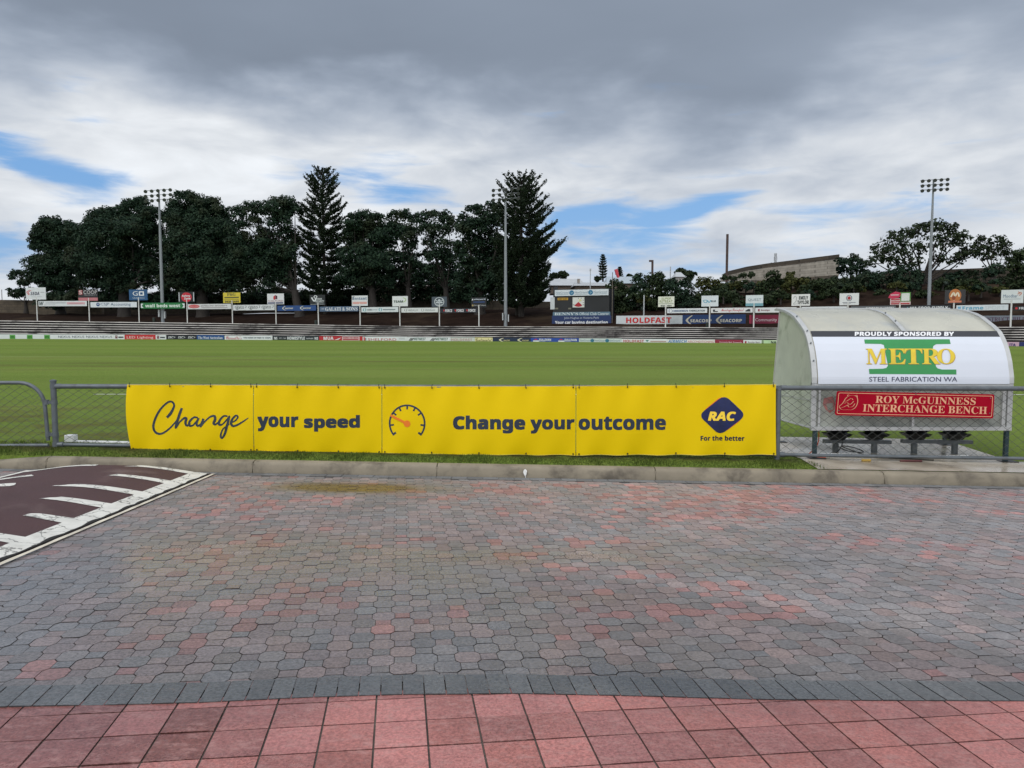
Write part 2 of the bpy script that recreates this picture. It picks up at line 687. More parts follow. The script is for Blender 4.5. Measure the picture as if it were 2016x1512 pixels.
    t.links.new(rg, bs.inputs['Roughness'])
    bs.inputs['Specular IOR Level'].default_value = 0.5
    b = N.n('ShaderNodeBump')
    b.inputs['Strength'].default_value = 0.28
    b.inputs['Distance'].default_value = 0.004
    t.links.new(N.m('SUBTRACT', N.m('ADD', N.noise(pos, 120.0, 5, 0.7), N.m('MULTIPLY', N.noise(pos, 18.0, 3), 0.6)), pm), b.inputs['Height'])
    t.links.new(b.outputs[0], bs.inputs['Normal'])
    t.links.new(bs.outputs[0], out.inputs[0])
    return m


_r = np.random.RandomState(3)
_ng = _r.rand(64, 64)


def vnoise(x, y):
    xi, yi = int(math.floor(x)), int(math.floor(y))
    fx, fy = x - xi, y - yi
    fx, fy = fx * fx * (3 - 2 * fx), fy * fy * (3 - 2 * fy)
    g = lambda i, j: _ng[i % 64, j % 64]
    return (g(xi, yi) * (1 - fx) + g(xi + 1, yi) * fx) * (1 - fy) + (g(xi, yi + 1) * (1 - fx) + g(xi + 1, yi + 1) * fx) * fy


class Units:
    """paving units with a small arris, each with its own tone, tilt and level"""
    def __init__(self):
        self.V, self.F, self.C = [], [], []

    def add(self, uv, tone, lift=0.0, bev=0.0045, tilt=0.006, drop=0.008):
        cu_ = sum(p[0] for p in uv) / len(uv)
        cw_ = sum(p[1] for p in uv) / len(uv)
        tu, tw = random.gauss(0, tilt), random.gauss(0, tilt)
        lz = lift + random.gauss(0, 0.0009)
        n = len(uv)
        o = len(self.V)
        for ring in (0, 1):
            for (u, w) in uv:
                if ring == 0:
                    L = math.hypot(u - cu_, w - cw_)
                    k = (L - bev) / L
                else:
                    L, k = 1.0, 1.0
                    u, w = cu_ + (u - cu_) * k, cw_ + (w - cw_) * k
                p = O0 + E1 * u + E2 * w
                z = pz(p.x, p.y) + lz + (u - cu_) * tu + (w - cw_) * tw - (drop if ring else 0)
                self.V.append((p.x, p.y, z))
        self.F.append(tuple(o + i for i in range(n)))
        for i in range(n):
            j = (i + 1) % n
            self.F.append((o + i, o + n + i, o + n + j, o + j))
        self.C += [tone] + [tuple(0.42 * q for q in tone)] * n           # side faces darker than the top, so the joints read dark

    def build(self, name, m):
        me = bpy.data.meshes.new(name)
        me.from_pydata(self.V, [], self.F)
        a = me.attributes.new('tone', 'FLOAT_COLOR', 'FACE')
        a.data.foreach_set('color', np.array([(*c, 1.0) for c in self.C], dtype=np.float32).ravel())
        me.update()
        o = link(name, me, m)
        o['kind'] = 'structure'
        return o


GREY, RED, MIXC = (0.205, 0.191, 0.193), (0.310, 0.168, 0.160), (0.248, 0.198, 0.195)
RED_SPOTS = [(780, 1090, .5), (1245, 1255, .5), (1160, 1160, .8), (700, 1060, .6), (1400, 980, 1.4), (250, 1200, .6), (300, 1300, .5), (560, 1180, .7), (1530, 1000, 1.2), (1900, 1120, .7), (520, 995, .6)]
_rs = [(on_paving(x, y), r_) for x, y, r_ in RED_SPOTS]


def tone_at(x, y):
    n = 0.6 * vnoise(x * 1.3 + 5, y * 1.3 + 9) + 0.4 * vnoise(x * 3.1 + 1, y * 3.1)
    for p, r_ in _rs:
        n += 0.22 * math.exp(-((x - p.x) ** 2 + (y - p.y) ** 2) / (0.45 * r_ * r_))
    n += 0.05 * sst(7.0, 10.0, y)
    q = n + random.uniform(-0.30, 0.30)
    k = random.uniform(0.84, 1.16)
    if q > 0.85:
        c = RED
        k *= random.uniform(0.85, 1.15)
    elif q > 0.52:
        c = MIXC
    else:
        c = GREY
    b = random.uniform(-0.012, 0.012)
    return (c[0] * k + b, c[1] * k, c[2] * k - b * 0.6)


CELL = 0.1175
road = Units()
A, B, G = 0.60, 0.40, 0.0
AW, BW = 0.63, 0.37
OCT = [(-A, -BW), (-B, -AW), (B, -AW), (A, -BW), (A, BW), (B, AW), (-B, AW), (-A, BW)]
SQ = [(-B, -BW), (B, -BW), (B, BW), (-B, BW)]
for i in range(-90, 100):
    for j in range(-6, 76):
        u, w = i * CELL, j * CELL
        p = O0 + E1 * u + E2 * w
        if p.x < -8.6 or p.x > 9.6 or p.y > KY - 0.19:
            continue
        if w < edge_w(u) + 0.10:
            continue
        sh = OCT if (i + j) % 2 == 0 else SQ
        # units against the kerb course are cut straight
        uv = [(u + a * CELL - math.copysign(0.0019, a), w + b * CELL - math.copysign(0.0030, b)) for a, b in sh]
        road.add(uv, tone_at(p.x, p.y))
pv = paver_mat('octagonal_concrete_paver', 0.0, 55.0)
road.build('road', pv)

hdr = Units()
u = -6.2
while u < 7.5:
    wd = 0.106
    w0, w1 = edge_w(u), edge_w(u + wd)
    k = random.uniform(0.82, 1.15)
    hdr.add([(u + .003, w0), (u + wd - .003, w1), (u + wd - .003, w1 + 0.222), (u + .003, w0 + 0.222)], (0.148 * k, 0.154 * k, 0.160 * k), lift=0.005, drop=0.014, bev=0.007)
    u += wd
# the single dark course along the kerb
u = -9.0
while u < 10.5:
    x0, x1 = u, u + 0.21
    k = random.uniform(0.8, 1.15)

    def uw(x, y):
        d = Vector((x, y, 0)) - O0
        d.z = 0
        return (d.dot(E1), d.dot(E2))
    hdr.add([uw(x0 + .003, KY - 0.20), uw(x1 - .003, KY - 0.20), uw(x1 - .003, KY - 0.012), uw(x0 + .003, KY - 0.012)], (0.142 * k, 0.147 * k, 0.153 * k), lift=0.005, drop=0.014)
    u += 0.21
hdr.build('paving_border', paver_mat('dark_header_paver', 0.04, 60.0))

SQR = 0.23
foot = Units()
for i in range(-26, 34):
    for j in range(-9, 3):
        u, w = i * SQR, j * SQR
        wlim = min(edge_w(u), edge_w(u + SQR)) + 0.02
        if w > wlim:
            continue
        w1 = min(w + SQR, max(edge_w(u), edge_w(u + SQR)) + 0.05)
        if w1 - w < 0.01:
            continue
        k = random.uniform(0.76, 1.2)
        if -4.2 < (O0 + E1 * u + E2 * w).x + 2.0 < 0.55:
            k *= random.choice((0.62, 0.75, 0.95))
        d = random.uniform(-0.02, 0.02)
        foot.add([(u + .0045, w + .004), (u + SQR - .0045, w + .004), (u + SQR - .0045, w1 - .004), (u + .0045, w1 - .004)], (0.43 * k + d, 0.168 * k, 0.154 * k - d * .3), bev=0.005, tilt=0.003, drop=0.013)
fm = paver_mat('red_square_paver', -0.05, 70.0, (0.50, 0.27, 0.25), 0.62, 0.46, 0.66)
foot.build('pavement', fm)

# bed of jointing sand under all the units
bed = MB()
n = 24
for i in range(n + 1):
    for j in range(2):
        x = -14 + 28 * i / n
        y = (1.0, KY + 0.02)[j]
        bed.v.append((x, y, pz(x, y) - 0.0078))
for i in range(n):
    bed.f.append((2 * i, 2 * i + 2, 2 * i + 3, 2 * i + 1))
    bed.mi.append(0)
b_ = bed.build('jointing_sand', mat('joint_sand', (0.105, 0.087, 0.077), 0.9, var=0.5, vscale=5, bump=0.4, bscale=200, dirt=(0.20, 0.165, 0.14), dlo=0.52, dhi=0.7))
b_['kind'] = 'structure'

# distant ground reaching the horizon
g = MB()
g.add([(-3000, -400, -3.0), (3000, -400, -3.0), (3000, 4000, -3.0), (-3000, 4000, -3.0)], [(0, 1, 2, 3)])
tag(g.build('ground', mat('ground_earth', (0.10, 0.085, 0.06), 0.9, var=0.3, vscale=0.05)), None, None, kind='structure')

# ------------------------------------------------------------------ kerb
kerb_m = mat('kerb_concrete', (0.245, 0.212, 0.158), 0.8, var=0.22, vscale=2.2, bump=0.35, bscale=90, dirt=(0.10, 0.085, 0.066), dscale=2.6, dlo=0.44, dhi=0.72)
prof = [(0.0, -0.06), (0.004, 0.02), (0.022, 0.105), (0.040, 0.136), (0.066, 0.150), (0.10, 0.156), (0.17, 0.158), (0.172, -0.06)]
joints = [-9.6, -6.32, -3.52, -1.02, 1.95, 5.06, 8.1, 11.2]


def kerb_h(x):
    return 0.60 + 0.40 * sst(-7.1, -6.32, x)          # it dips to a crossing at the far left


kb = MB()
for a, b in zip(joints[:-1], joints[1:]):
    xs = np.linspace(a + 0.007, b - 0.007, 10)
    o = len(kb.v)
    for x in xs:
        h = kerb_h(x)
        for (dy_, dz_) in prof:
            kb.v.append((x, KY + dy_, pz(x, KY) + (dz_ * h if dz_ > 0 else dz_)))
    np_ = len(prof)
    for i in range(len(xs) - 1):
        for k in range(np_ - 1):
            q = o + i * np_ + k
            kb.f.append((q, q + np_, q + np_ + 1, q + 1))
            kb.mi.append(0)
    kb.f.append(tuple(range(o + np_ - 1, o - 1, -1)))
    kb.f.append(tuple(range(o + (len(xs) - 1) * np_, o + len(xs) * np_)))
    kb.mi += [0, 0]
# mortar back strip seen in the joints
for a in joints[1:-1]:
    kb.box((a, KY + 0.09, pz(a, KY) + 0.02), (0.03, 0.14, 0.20))
ko = kb.build('kerb', kerb_m, smooth=True)
ko['kind'] = 'structure'
# splash of white paint running down the kerb
sp_ = on_paving(1035, 933, 0.12)
spl = MB()
pts = []
for i in range(14):
    a = 2 * math.pi * i / 14
    pts.append((sp_.x + 0.027 * math.cos(a) * (1 if math.sin(a) > 0 else .75), KY - 0.006 + 0.020 * (1 if math.sin(a) > 0 else .2) * max(0, math.sin(a)), pz(sp_.x, KY) + 0.075 + 0.045 * math.sin(a)))
spl.poly(pts)
spl.box((sp_.x + .004, KY - 0.002, pz(sp_.x, KY) + 0.03), (0.008, 0.006, 0.05))
spl.build('white_splash', mat('splash_white', (0.72, 0.72, 0.70), 0.5, var=0.08), ko)

dg_ = on_paving(28, 909, 0.03)
dm = MB()
dm.box((dg_.x, KY - 0.01, pz(dg_.x, KY) + 0.035), (0.16, 0.10, 0.012), (Vector((1, 0, 0.25)).normalized(), Vector((0, 1, 0)), Vector((-0.25, 0, 1)).normalized()))
for i_ in range(3):
    dm.box((dg_.x - 0.05 + 0.05 * i_, KY - 0.015, pz(dg_.x, KY) + 0.044 + 0.0125 * (i_ - 1)), (0.012, 0.085, 0.01))
tag(dm.build('drain_cover', mat('drain_steel', (0.10, 0.10, 0.115), 0.45, metal=0.5, var=0.3)), 'small bent grey metal drain cover in the kerb at far left', 'drain cover')

# ------------------------------------------------------------------ the playing field
def grass_mat(name, c1, c2, straw, sc):
    m = bpy.data.materials.new(name)
    m.use_nodes = True
    t = m.node_tree
    t.nodes.clear()
    N = NT(t)
    pos = N.n('ShaderNodeNewGeometry').outputs['Position']
    sep = N.n('ShaderNodeSeparateXYZ')
    t.links.new(pos, sep.inputs[0])
    X_, Y_ = sep.outputs[0], sep.outputs[1]
    bs = N.n('ShaderNodeBsdfPrincipled')
    out = N.n('ShaderNodeOutputMaterial')
    big = N.noise(N.scale(pos, 0.35, 1.0, 1.0), 0.055, 6, 0.6)
    mid = N.noise(pos, 0.55, 6, 0.65)
    fin = N.noise(N.scale(pos, 1.0, 0.35, 1.0), 22.0, 5, 0.75)
    c = N.mix(N.ramp(big, 0.35, 0.65), (*c1, 1), (*c2, 1))
    c = N.mix(N.m('MULTIPLY', N.ramp(mid, 0.52, 0.75), 0.35), c, (*straw, 1))
    # worn, muddy patches along the near wing
    zone = N.m('POWER', 2.718, N.m('MULTIPLY', N.m('POWER', N.m('DIVIDE', N.m('SUBTRACT', Y_, 44.0), 10.0), 2.0), -1.0))
    wear = N.m('MULTIPLY', N.ramp(N.noise(N.scale(pos, 0.16, 1.0, 1.0), 0.35, 6, 0.65), 0.47, 0.66), zone)
    z2 = N.m('MULTIPLY', N.ramp(Y_, 22.0, 15.0), N.ramp(X_, -3.0, -6.0))
    w2 = N.m('MULTIPLY', N.ramp(N.noise(N.scale(pos, 0.6, 1.0, 1.0), 0.9, 6, 0.65), 0.42, 0.60), z2)
    c = N.mix(N.m('MULTIPLY', N.m('MAXIMUM', wear, w2), 0.65), c, (0.120, 0.098, 0.038))
    z3 = N.m('POWER', 2.718, N.m('MULTIPLY', N.m('POWER', N.m('DIVIDE', N.m('SUBTRACT', Y_, 11.12), 0.22), 2.0), -1.0))
    w3 = N.m('MULTIPLY', N.ramp(N.noise(pos, 1.8, 6, 0.65), 0.36, 0.54), z3)
    c = N.mix(N.m('MULTIPLY', w3, 0.85), c, (0.045, 0.032, 0.020))
    # mowing passes, faint
    band = N.m('SINE', N.m('ADD', N.m('MULTIPLY', Y_, 0.42), N.m('MULTIPLY', N.m('SUBTRACT', big, 0.5), 3.0)))
    bk = N.ramp(band, -0.5, 0.5, 0.955, 1.045)
    k = N.m('MULTIPLY', N.ramp(fin, 0.2, 0.8, 0.55, 1.45, False), bk)
    c = N.mix(1.0, c, N.vec(k, k, k), 'MULTIPLY')
    t.links.new(c, bs.inputs['Base Color'])
    bs.inputs['Roughness'].default_value = 0.85
    bs.inputs['Specular IOR Level'].default_value = 0.04
    b = N.n('ShaderNodeBump')
    b.inputs['Strength'].default_value = 0.8
    b.inputs['Distance'].default_value = 0.03
    t.links.new(N.noise(pos, 35.0, 4, 0.7), b.inputs['Height'])
    t.links.new(b.outputs[0], bs.inputs['Normal'])
    t.links.new(bs.outputs[0], out.inputs[0])
    return m


turf = grass_mat('field_turf', (0.134, 0.196, 0.036), (0.160, 0.215, 0.046), (0.215, 0.205, 0.070), 1.0)
cols = np.concatenate([np.linspace(-2600, -200, 12)[:-1], np.linspace(-200, 2216, 60), np.linspace(2216, 4600, 12)[1:]])
ts = np.concatenate([[0.0], np.linspace(0.00004, 0.12, 18)[:-1], np.linspace(0.12, 1, 30)])
V, F = [], []
for px in cols:
    yb_ = Yb(min(max(px, -600), 2600)) + 3
    for t in ts:
        y = (KY + 0.165) * (1 - t) + yb_ * t
        x = (px - 1008) / 1500.0 * 0.9975 * y
        V.append((x, y, gz(x, y) - (0.3 if t == 0 else 0)))
nt = len(ts)
for i in range(len(cols) - 1):
    for j in range(nt - 1):
        q = i * nt + j
        F.append((q, q + nt, q + nt + 1, q + 1))
fo = np_mesh('field', V, F, turf, smooth=True)
fo['kind'] = 'structure'

# painted boundary and faint far lines
lm = mat('line_paint', (0.72, 0.72, 0.68), 0.8, var=0.25, vscale=6)


def field_line(y0, x0, x1, w, m, curve=0.0):
    mb = MB()
    xs = np.linspace(x0, x1, 40)
    for x in xs:
        y = y0 - curve * x * x
        mb.v += [(x, y - w / 2, gz(x, y) + 0.006), (x, y + w / 2, gz(x, y + w) + 0.006)]
    for i in range(len(xs) - 1):
        mb.f.append((2 * i, 2 * i + 2, 2 * i + 3, 2 * i + 1))
        mb.mi.append(0)
    o = mb.build('field_line', m)
    o['kind'] = 'structure'


field_line(21.6, -11.9, 24, 0.10, lm)
wm = mat('worn_line_paint', (0.24, 0.26, 0.13), 0.9, var=0.4, vscale=1.0)
field_line(52, -60, 30, 0.25, wm, 0.0006)
field_line(88, -22, 60, 0.35, wm, 0.0006)

# blades of grass on the verge between kerb and fence
rng = np.random.RandomState(11)
NB = 30000
bx = rng.uniform(-8.8, 4.35, NB)
by = KY + 0.165 + rng.beta(1.1, 1.3, NB) * 1.25
hh = rng.uniform(0.012, 0.036, NB) * (1 + 0.8 * (np.sin(bx * 2.3) * np.sin(bx * 5.1 + 1) > 0.25))
aa = rng.uniform(0, 6.283, NB)
lx, ly = rng.normal(0, 0.018, NB), rng.normal(0, 0.018, NB)
hh *= 1 - 0.55 * np.exp(-((by - 11.15) / 0.22) ** 2)
bz = np.array([gz(x, y) for x, y in zip(bx, by)])
ww = 0.0042
Vb = np.zeros((NB, 3, 3))
Vb[:, 0] = np.stack([bx - ww * np.cos(aa), by - ww * np.sin(aa), bz - .004], 1)
Vb[:, 1] = np.stack([bx + ww * np.cos(aa), by + ww * np.sin(aa), bz - .004], 1)
Vb[:, 2] = np.stack([bx + lx, by + ly, bz + hh], 1)


def leaf_mat(name, c1, c2, rough=0.55, trans=0.25, c3=None):
    if name in MATS:
        return MATS[name]
    m = bpy.data.materials.new(name)
    m.use_nodes = True
    t = m.node_tree
    t.nodes.clear()
    N = NT(t)
    ge = N.n('ShaderNodeNewGeometry')
    c = N.mix(ge.outputs['Random Per Island'], (*c1, 1), (*c2, 1))
    if c3:
        c = N.mix(N.m('MULTIPLY', N.ramp(N.noise(ge.outputs['Position'], 0.22, 4), 0.48, 0.66), 0.8), c, (*c3, 1))
    bs = N.n('ShaderNodeBsdfPrincipled')
    t.links.new(c, bs.inputs['Base Color'])
    bs.inputs['Roughness'].default_value = rough
    bs.inputs['Specular IOR Level'].default_value = 0.08
    tr = N.n('ShaderNodeBsdfTranslucent')
    t.links.new(c, tr.inputs[0])
    ms = N.n('ShaderNodeMixShader')
    ms.inputs[0].default_value = trans
    t.links.new(bs.outputs[0], ms.inputs[1])
    t.links.new(tr.outputs[0], ms.inputs[2])
    out = N.n('ShaderNodeOutputMaterial')
    t.links.new(ms.outputs[0], out.inputs[0])
    MATS[name] = m
    return m


blades = np_mesh('grass', Vb.reshape(-1, 3), np.arange(NB * 3).reshape(-1, 3), leaf_mat('grass_blade', (0.032, 0.064, 0.012), (0.115, 0.145, 0.036)))
tag(blades, 'rough green grass growing between the kerb and the fence', 'grass', kind='stuff')

# ------------------------------------------------------------------ speed hump
asph = mat('hump_asphalt', lin(74, 48, 50), 0.7, var=0.16, vscale=1.4, bump=0.6, bscale=160, dirt=lin(112, 92, 90), dscale=0.9, dlo=0.55, dhi=0.8)
HX0, HX1, HY0, HY1 = -6.45, -3.93, 3.2, 10.12


def hump_z(x, y):
    e = HX1 - 0.022 * (y - 5.6)
    s = min(1, max(0, min((e - x) / 0.95, (x - HX0) / 0.95)))
    s2 = min(1, max(0, (HY1 - y) / 0.12))
    return pz(x, y) + 0.006 + 0.105 * math.sin(s * math.pi / 2) ** 1.25 * math.sin(s2 * math.pi / 2)


def hx(s, y):                                # s = metres in from the right-hand edge
    return HX1 - 0.022 * (y - 5.6) - s


hu = thing('speed_hump', 'dark red asphalt speed hump with cracked white teeth markings beside the kerb', 'speed hump', (-5.1, 7.0, pz(-5.1, 7.0)))
hb = MB()
ss = np.concatenate([np.linspace(0, 1.0, 14), np.linspace(1.2, 1.5, 3), np.linspace(1.6, 2.5, 12)])
ys = np.concatenate([np.linspace(HY0, HY1 - 0.14, 40), np.linspace(HY1 - 0.12, HY1, 6)])
for y in ys:
    for s in ss:
        x = hx(s, y)
        hb.v.append((x, y, hump_z(x, y)))
ns = len(ss)
for i in range(len(ys) - 1):
    for j in range(ns - 1):
        q = i * ns + j
        hb.f.append((q, q + 1, q + ns + 1, q + ns))
        hb.mi.append(0)
hb.build('hump_body', asph, hu, smooth=True)


def crack_white():
    m = bpy.data.materials.new('cracked_white_paint')
    m.use_nodes = True
    t = m.node_tree
    t.nodes.clear()
    N = NT(t)
    pos = N.n('ShaderNodeNewGeometry').outputs['Position']
    warp = N.n('ShaderNodeVectorMath', operation='ADD')
    t.links.new(pos, warp.inputs[0])
    wsc = N.n('ShaderNodeVectorMath', operation='SCALE')
    t.links.new(N.noise(pos, 5.0, 4, col=True), wsc.inputs[0])
    wsc.inputs['Scale'].default_value = 0.28
    t.links.new(wsc.outputs[0], warp.inputs[1])
    v = N.n('ShaderNodeTexVoronoi', feature='DISTANCE_TO_EDGE')
    t.links.new(warp.outputs[0], v.inputs['Vector'])
    v.inputs['Scale'].default_value = 3.4
    cr = N.ramp(v.outputs['Distance'], 0.030, 0.010)
    k = N.ramp(N.noise(pos, 7, 5), 0.25, 0.75, 0.80, 1.05, False)
    c = N.mix(1.0, (0.74, 0.73, 0.68, 1), N.vec(k, k, k), 'MULTIPLY')
    c = N.mix(N.m('MULTIPLY', N.ramp(N.noise(pos, 3.0, 6, 0.65), 0.55, 0.75), 0.45), c, (0.42, 0.40, 0.36))
    c = N.mix(N.m('MULTIPLY', cr, 0.7), c, (0.05, 0.047, 0.045))
    bs = N.n('ShaderNodeBsdfPrincipled')
    t.links.new(c, bs.inputs['Base Color'])
    bs.inputs['Roughness'].default_value = 0.6
    out = N.n('ShaderNodeOutputMaterial')
    t.links.new(bs.outputs[0], out.inputs[0])
    return m


cw = crack_white()


def hump_patch(mb, quad, nu=10, nv=5, lift=0.005, ragged=0.0):
    """quad: four (s, y) corners; laid on the hump"""
    o = len(mb.v)
    for i in range(nu + 1):
        a = i / nu
        for j in range(nv + 1):
            b = j / nv
            s = (quad[0][0] * (1 - a) + quad[1][0] * a) * (1 - b) + (quad[3][0] * (1 - a) + quad[2][0] * a) * b
            y = (quad[0][1] * (1 - a) + quad[1][1] * a) * (1 - b) + (quad[3][1] * (1 - a) + quad[2][1] * a) * b
            if ragged and i == nu:
                s += random.uniform(-ragged, ragged)
            x = hx(s, y)
            mb.v.append((x, y, hump_z(x, y) + lift))
    for i in range(nu):
        for j in range(nv):
            q = o + i * (nv + 1) + j
            mb.f.append((q, q + 1, q + nv + 2, q + nv + 1))
            mb.mi.append(0)


wmk = MB()
hump_patch(wmk, [(0.02, HY0), (0.21, HY0), (0.21, HY1 - 0.05), (0.02, HY1 - 0.05)], 6, 60)
for y0, y1, L in [(9.83, 10.06, 1.05), (9.10, 9.33, 0.93), (8.33, 8.58, 1.10), (7.62, 7.88, 0.86), (6.92, 7.17, 0.62), (6.16, 6.42, 0.90), (5.3, 5.56, 0.8), (4.5, 4.76, 0.9)]:
    hump_patch(wmk, [(0.20, y0 + 0.03), (L, y0 + 0.06), (L - 0.12, y1 - 0.05), (0.20, y1 - 0.02)], 14, 4, ragged=0.05)
# the other ramp
hump_patch(wmk, [(2.46, HY0), (2.38, HY0), (2.38, HY1 - 0.05), (2.46, HY1 - 0.05)], 2, 50)
for y0, y1, L in [(9.88, 10.06, 1.42), (9.10, 9.30, 1.78), (8.33, 8.55, 1.55), (7.5, 7.7, 1.6)]:
    hump_patch(wmk, [(2.38, y0), (L, y0), (L + 0.1, y1), (2.38, y1)], 14, 3, ragged=0.04)
wmk.build('white_marking', cw, hu, smooth=True)
# broken edge and the strip of cream paint beyond it
ce = MB()
cs = MB()
yy = np.linspace(HY0, HY1 - 0.08, 120)
for i in range(len(yy) - 1):
    y0, y1 = yy[i], yy[i + 1]
    wv = lambda y: 0.018 * math.sin(y * 5.1) + 0.012 * math.sin(y * 13.7 + 1)
    for mb, s0, s1, rag in ((ce, 0.018, -0.004, 1), (cs, -0.035, -0.075, 0.3)):
        q = []
        for (s, y) in ((s0 + abs(wv(y0)) * rag, y0), (s1, y0), (s1, y1), (s0 + abs(wv(y1)) * rag, y1)):
            x = hx(s, y)
            q.append((x, y, max(hump_z(x, y), pz(x, y) + 0.003) + 0.008))
        mb.poly(q)
ce.build('broken_edge', mat('crack_dark', (0.012, 0.011, 0.011), 0.9), hu)
cs.build('edge_strip', mat('cream_strip', (0.62, 0.57, 0.47), 0.7, var=0.3, vscale=6), hu)

# ------------------------------------------------------------------ terrace and earth bank beyond the field
YT = lambda px: float(np.interp(px, [-600, 0, 400, 800, 1200, 1530, 2000, 2600], [628, 631, 636, 642, 643.5, 645.5, 643.7, 641]))
NST = 7
pxs = list(np.linspace(-500, 2500, 76))
terr = thing('terrace', 'long low spectator terrace of concrete steps with white edges behind the field', 'terrace', (0, 135, -0.2))
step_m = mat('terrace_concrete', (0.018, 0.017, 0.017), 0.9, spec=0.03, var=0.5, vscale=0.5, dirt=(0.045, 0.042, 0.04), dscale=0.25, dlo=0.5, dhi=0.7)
nose_m = mat('terrace_white_edge', (0.66, 0.63, 0.60), 0.7, spec=0.1, var=0.2, vscale=0.35, dirt=(0.14, 0.13, 0.13), dscale=0.16, dlo=0.46, dhi=0.66)


def tpt(px, k, top):
    """point on step k (0..NST), riser foot (top=0) or tread front edge (top=1)"""
    y = Yb(px) + 1.5 + 1.05 * k
    z0 = zb(px) + 0.15
    z1 = P(px, YT(px), Yb(px) + 1.5 + 1.05 * (NST - 1)).z
    h = (z1 - z0) / NST
    x = (px - 1008) / 1500 * 0.9975 * y
    return Vector((x, y, z0 + h * (k + top))), h


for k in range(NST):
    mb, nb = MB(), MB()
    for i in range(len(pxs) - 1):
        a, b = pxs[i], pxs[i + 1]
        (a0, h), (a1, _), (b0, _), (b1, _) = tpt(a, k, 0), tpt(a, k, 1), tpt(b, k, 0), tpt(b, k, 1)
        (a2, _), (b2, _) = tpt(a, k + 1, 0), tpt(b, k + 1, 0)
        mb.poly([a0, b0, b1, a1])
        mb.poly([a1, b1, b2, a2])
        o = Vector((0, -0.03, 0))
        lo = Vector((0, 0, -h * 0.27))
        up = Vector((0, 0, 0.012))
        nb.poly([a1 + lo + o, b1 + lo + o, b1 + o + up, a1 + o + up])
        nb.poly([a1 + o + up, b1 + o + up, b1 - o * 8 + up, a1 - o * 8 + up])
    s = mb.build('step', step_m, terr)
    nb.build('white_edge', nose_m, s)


def bank_pt(px, d, py):
    return P(px, py, Yb(px) + d)


bank_top = lambda px: float(np.interp(px, [-600, 0, 300, 600, 900, 1060, 1250, 1500, 1700, 2016, 2600], [612, 616, 618, 614, 608, 606, 588, 566, 556, 548, 545]))
bk = MB()
rows = [(8.85, 0.0), (10.0, 0.03), (16, 0.3), (24, 0.62), (34, 0.93), (50, 1.0), (110, 0.95)]
px2 = list(np.linspace(-700, 2700, 70))
rb = random.Random(5)
for px in px2:
    for d, f in rows:
        y = Yb(px) + d
        zt = P(px, YT(px), Yb(px) + 1.5 + 1.05 * (NST - 1)).z - 0.02
        ze = P(px, bank_top(px), Yb(px) + 34).z
        bk.v.append(((px - 1008) / 1500 * 0.9975 * y, y, zt + (ze - zt) * f + (rb.uniform(-.25, .25) if d > 12 else 0)))
nr = len(rows)
for i in range(len(px2) - 1):
    for j in range(nr - 1):
        q = i * nr + j
        bk.f.append((q, q + nr, q + nr + 1, q + 1))
        bk.mi.append(0)
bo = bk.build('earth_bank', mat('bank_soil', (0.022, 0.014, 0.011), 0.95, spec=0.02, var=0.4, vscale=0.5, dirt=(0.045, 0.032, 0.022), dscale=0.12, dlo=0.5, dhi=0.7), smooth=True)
bo['kind'] = 'structure'

# ================================================================== FENCE, GATE, BANNERS
galv = mat('galvanised_steel', (0.125, 0.142, 0.158), 0.5, metal=0.3, var=0.22, vscale=6, rvar=0.12, dirt=(0.085, 0.09, 0.095), dscale=5, bump=0.1, bscale=80)
wire_m = mat('weathered_wire', (0.11, 0.115, 0.11), 0.6, metal=0.4, var=0.2)
FY = 11.20
rail_z = lambda x: float(np.interp(x, [-9.5, -6.78, 3.92, 10], [0.855, 0.835, 0.812, 0.792]))
low_z = lambda x: float(np.interp(x, [-9.5, -6.5, 3.92, 7.5, 10], [-0.02, -0.032, -0.182, -0.240, -0.27]))


def chain_link(x0, x1, zt, zb_, y, d=0.080, r=0.0027):
    """interlocked zigzag wires between x0 and x1; zt / zb_ give the top and bottom at x"""
    V, F = [], []
    n = int((x1 - x0) / d)
    for k in range(n):
        xc = x0 + (k + 0.5) * d
        if xc > x1:
            break
        top, bot = zt(xc), zb_(xc)
        m = max(2, int(0.85 / 0.049))
        pts = []
        for i in range(m + 1):
            s = 1 if (i + k) % 2 else -1
            pts.append((min(max(xc + s * d / 2, x0), x1), y + s * r * 0.9, bot + (top - bot) * i / m))
        for a, b in zip(pts[:-1], pts[1:]):
            dx_, dz_ = b[0] - a[0], b[2] - a[2]
            L = math.hypot(dx_, dz_) or 1
            nx, nz = -dz_ / L * r, dx_ / L * r
            o = len(V)
            for p in (a, b):
                V += [(p[0] + nx, p[1] + r * .6, p[2] + nz), (p[0] - nx, p[1] + r * .6, p[2] - nz), (p[0], p[1] - r, p[2])]
            F += [(o, o + 1, o + 4, o + 3), (o + 1, o + 2, o + 5, o + 4), (o + 2, o, o + 3, o + 5)]
    return V, F


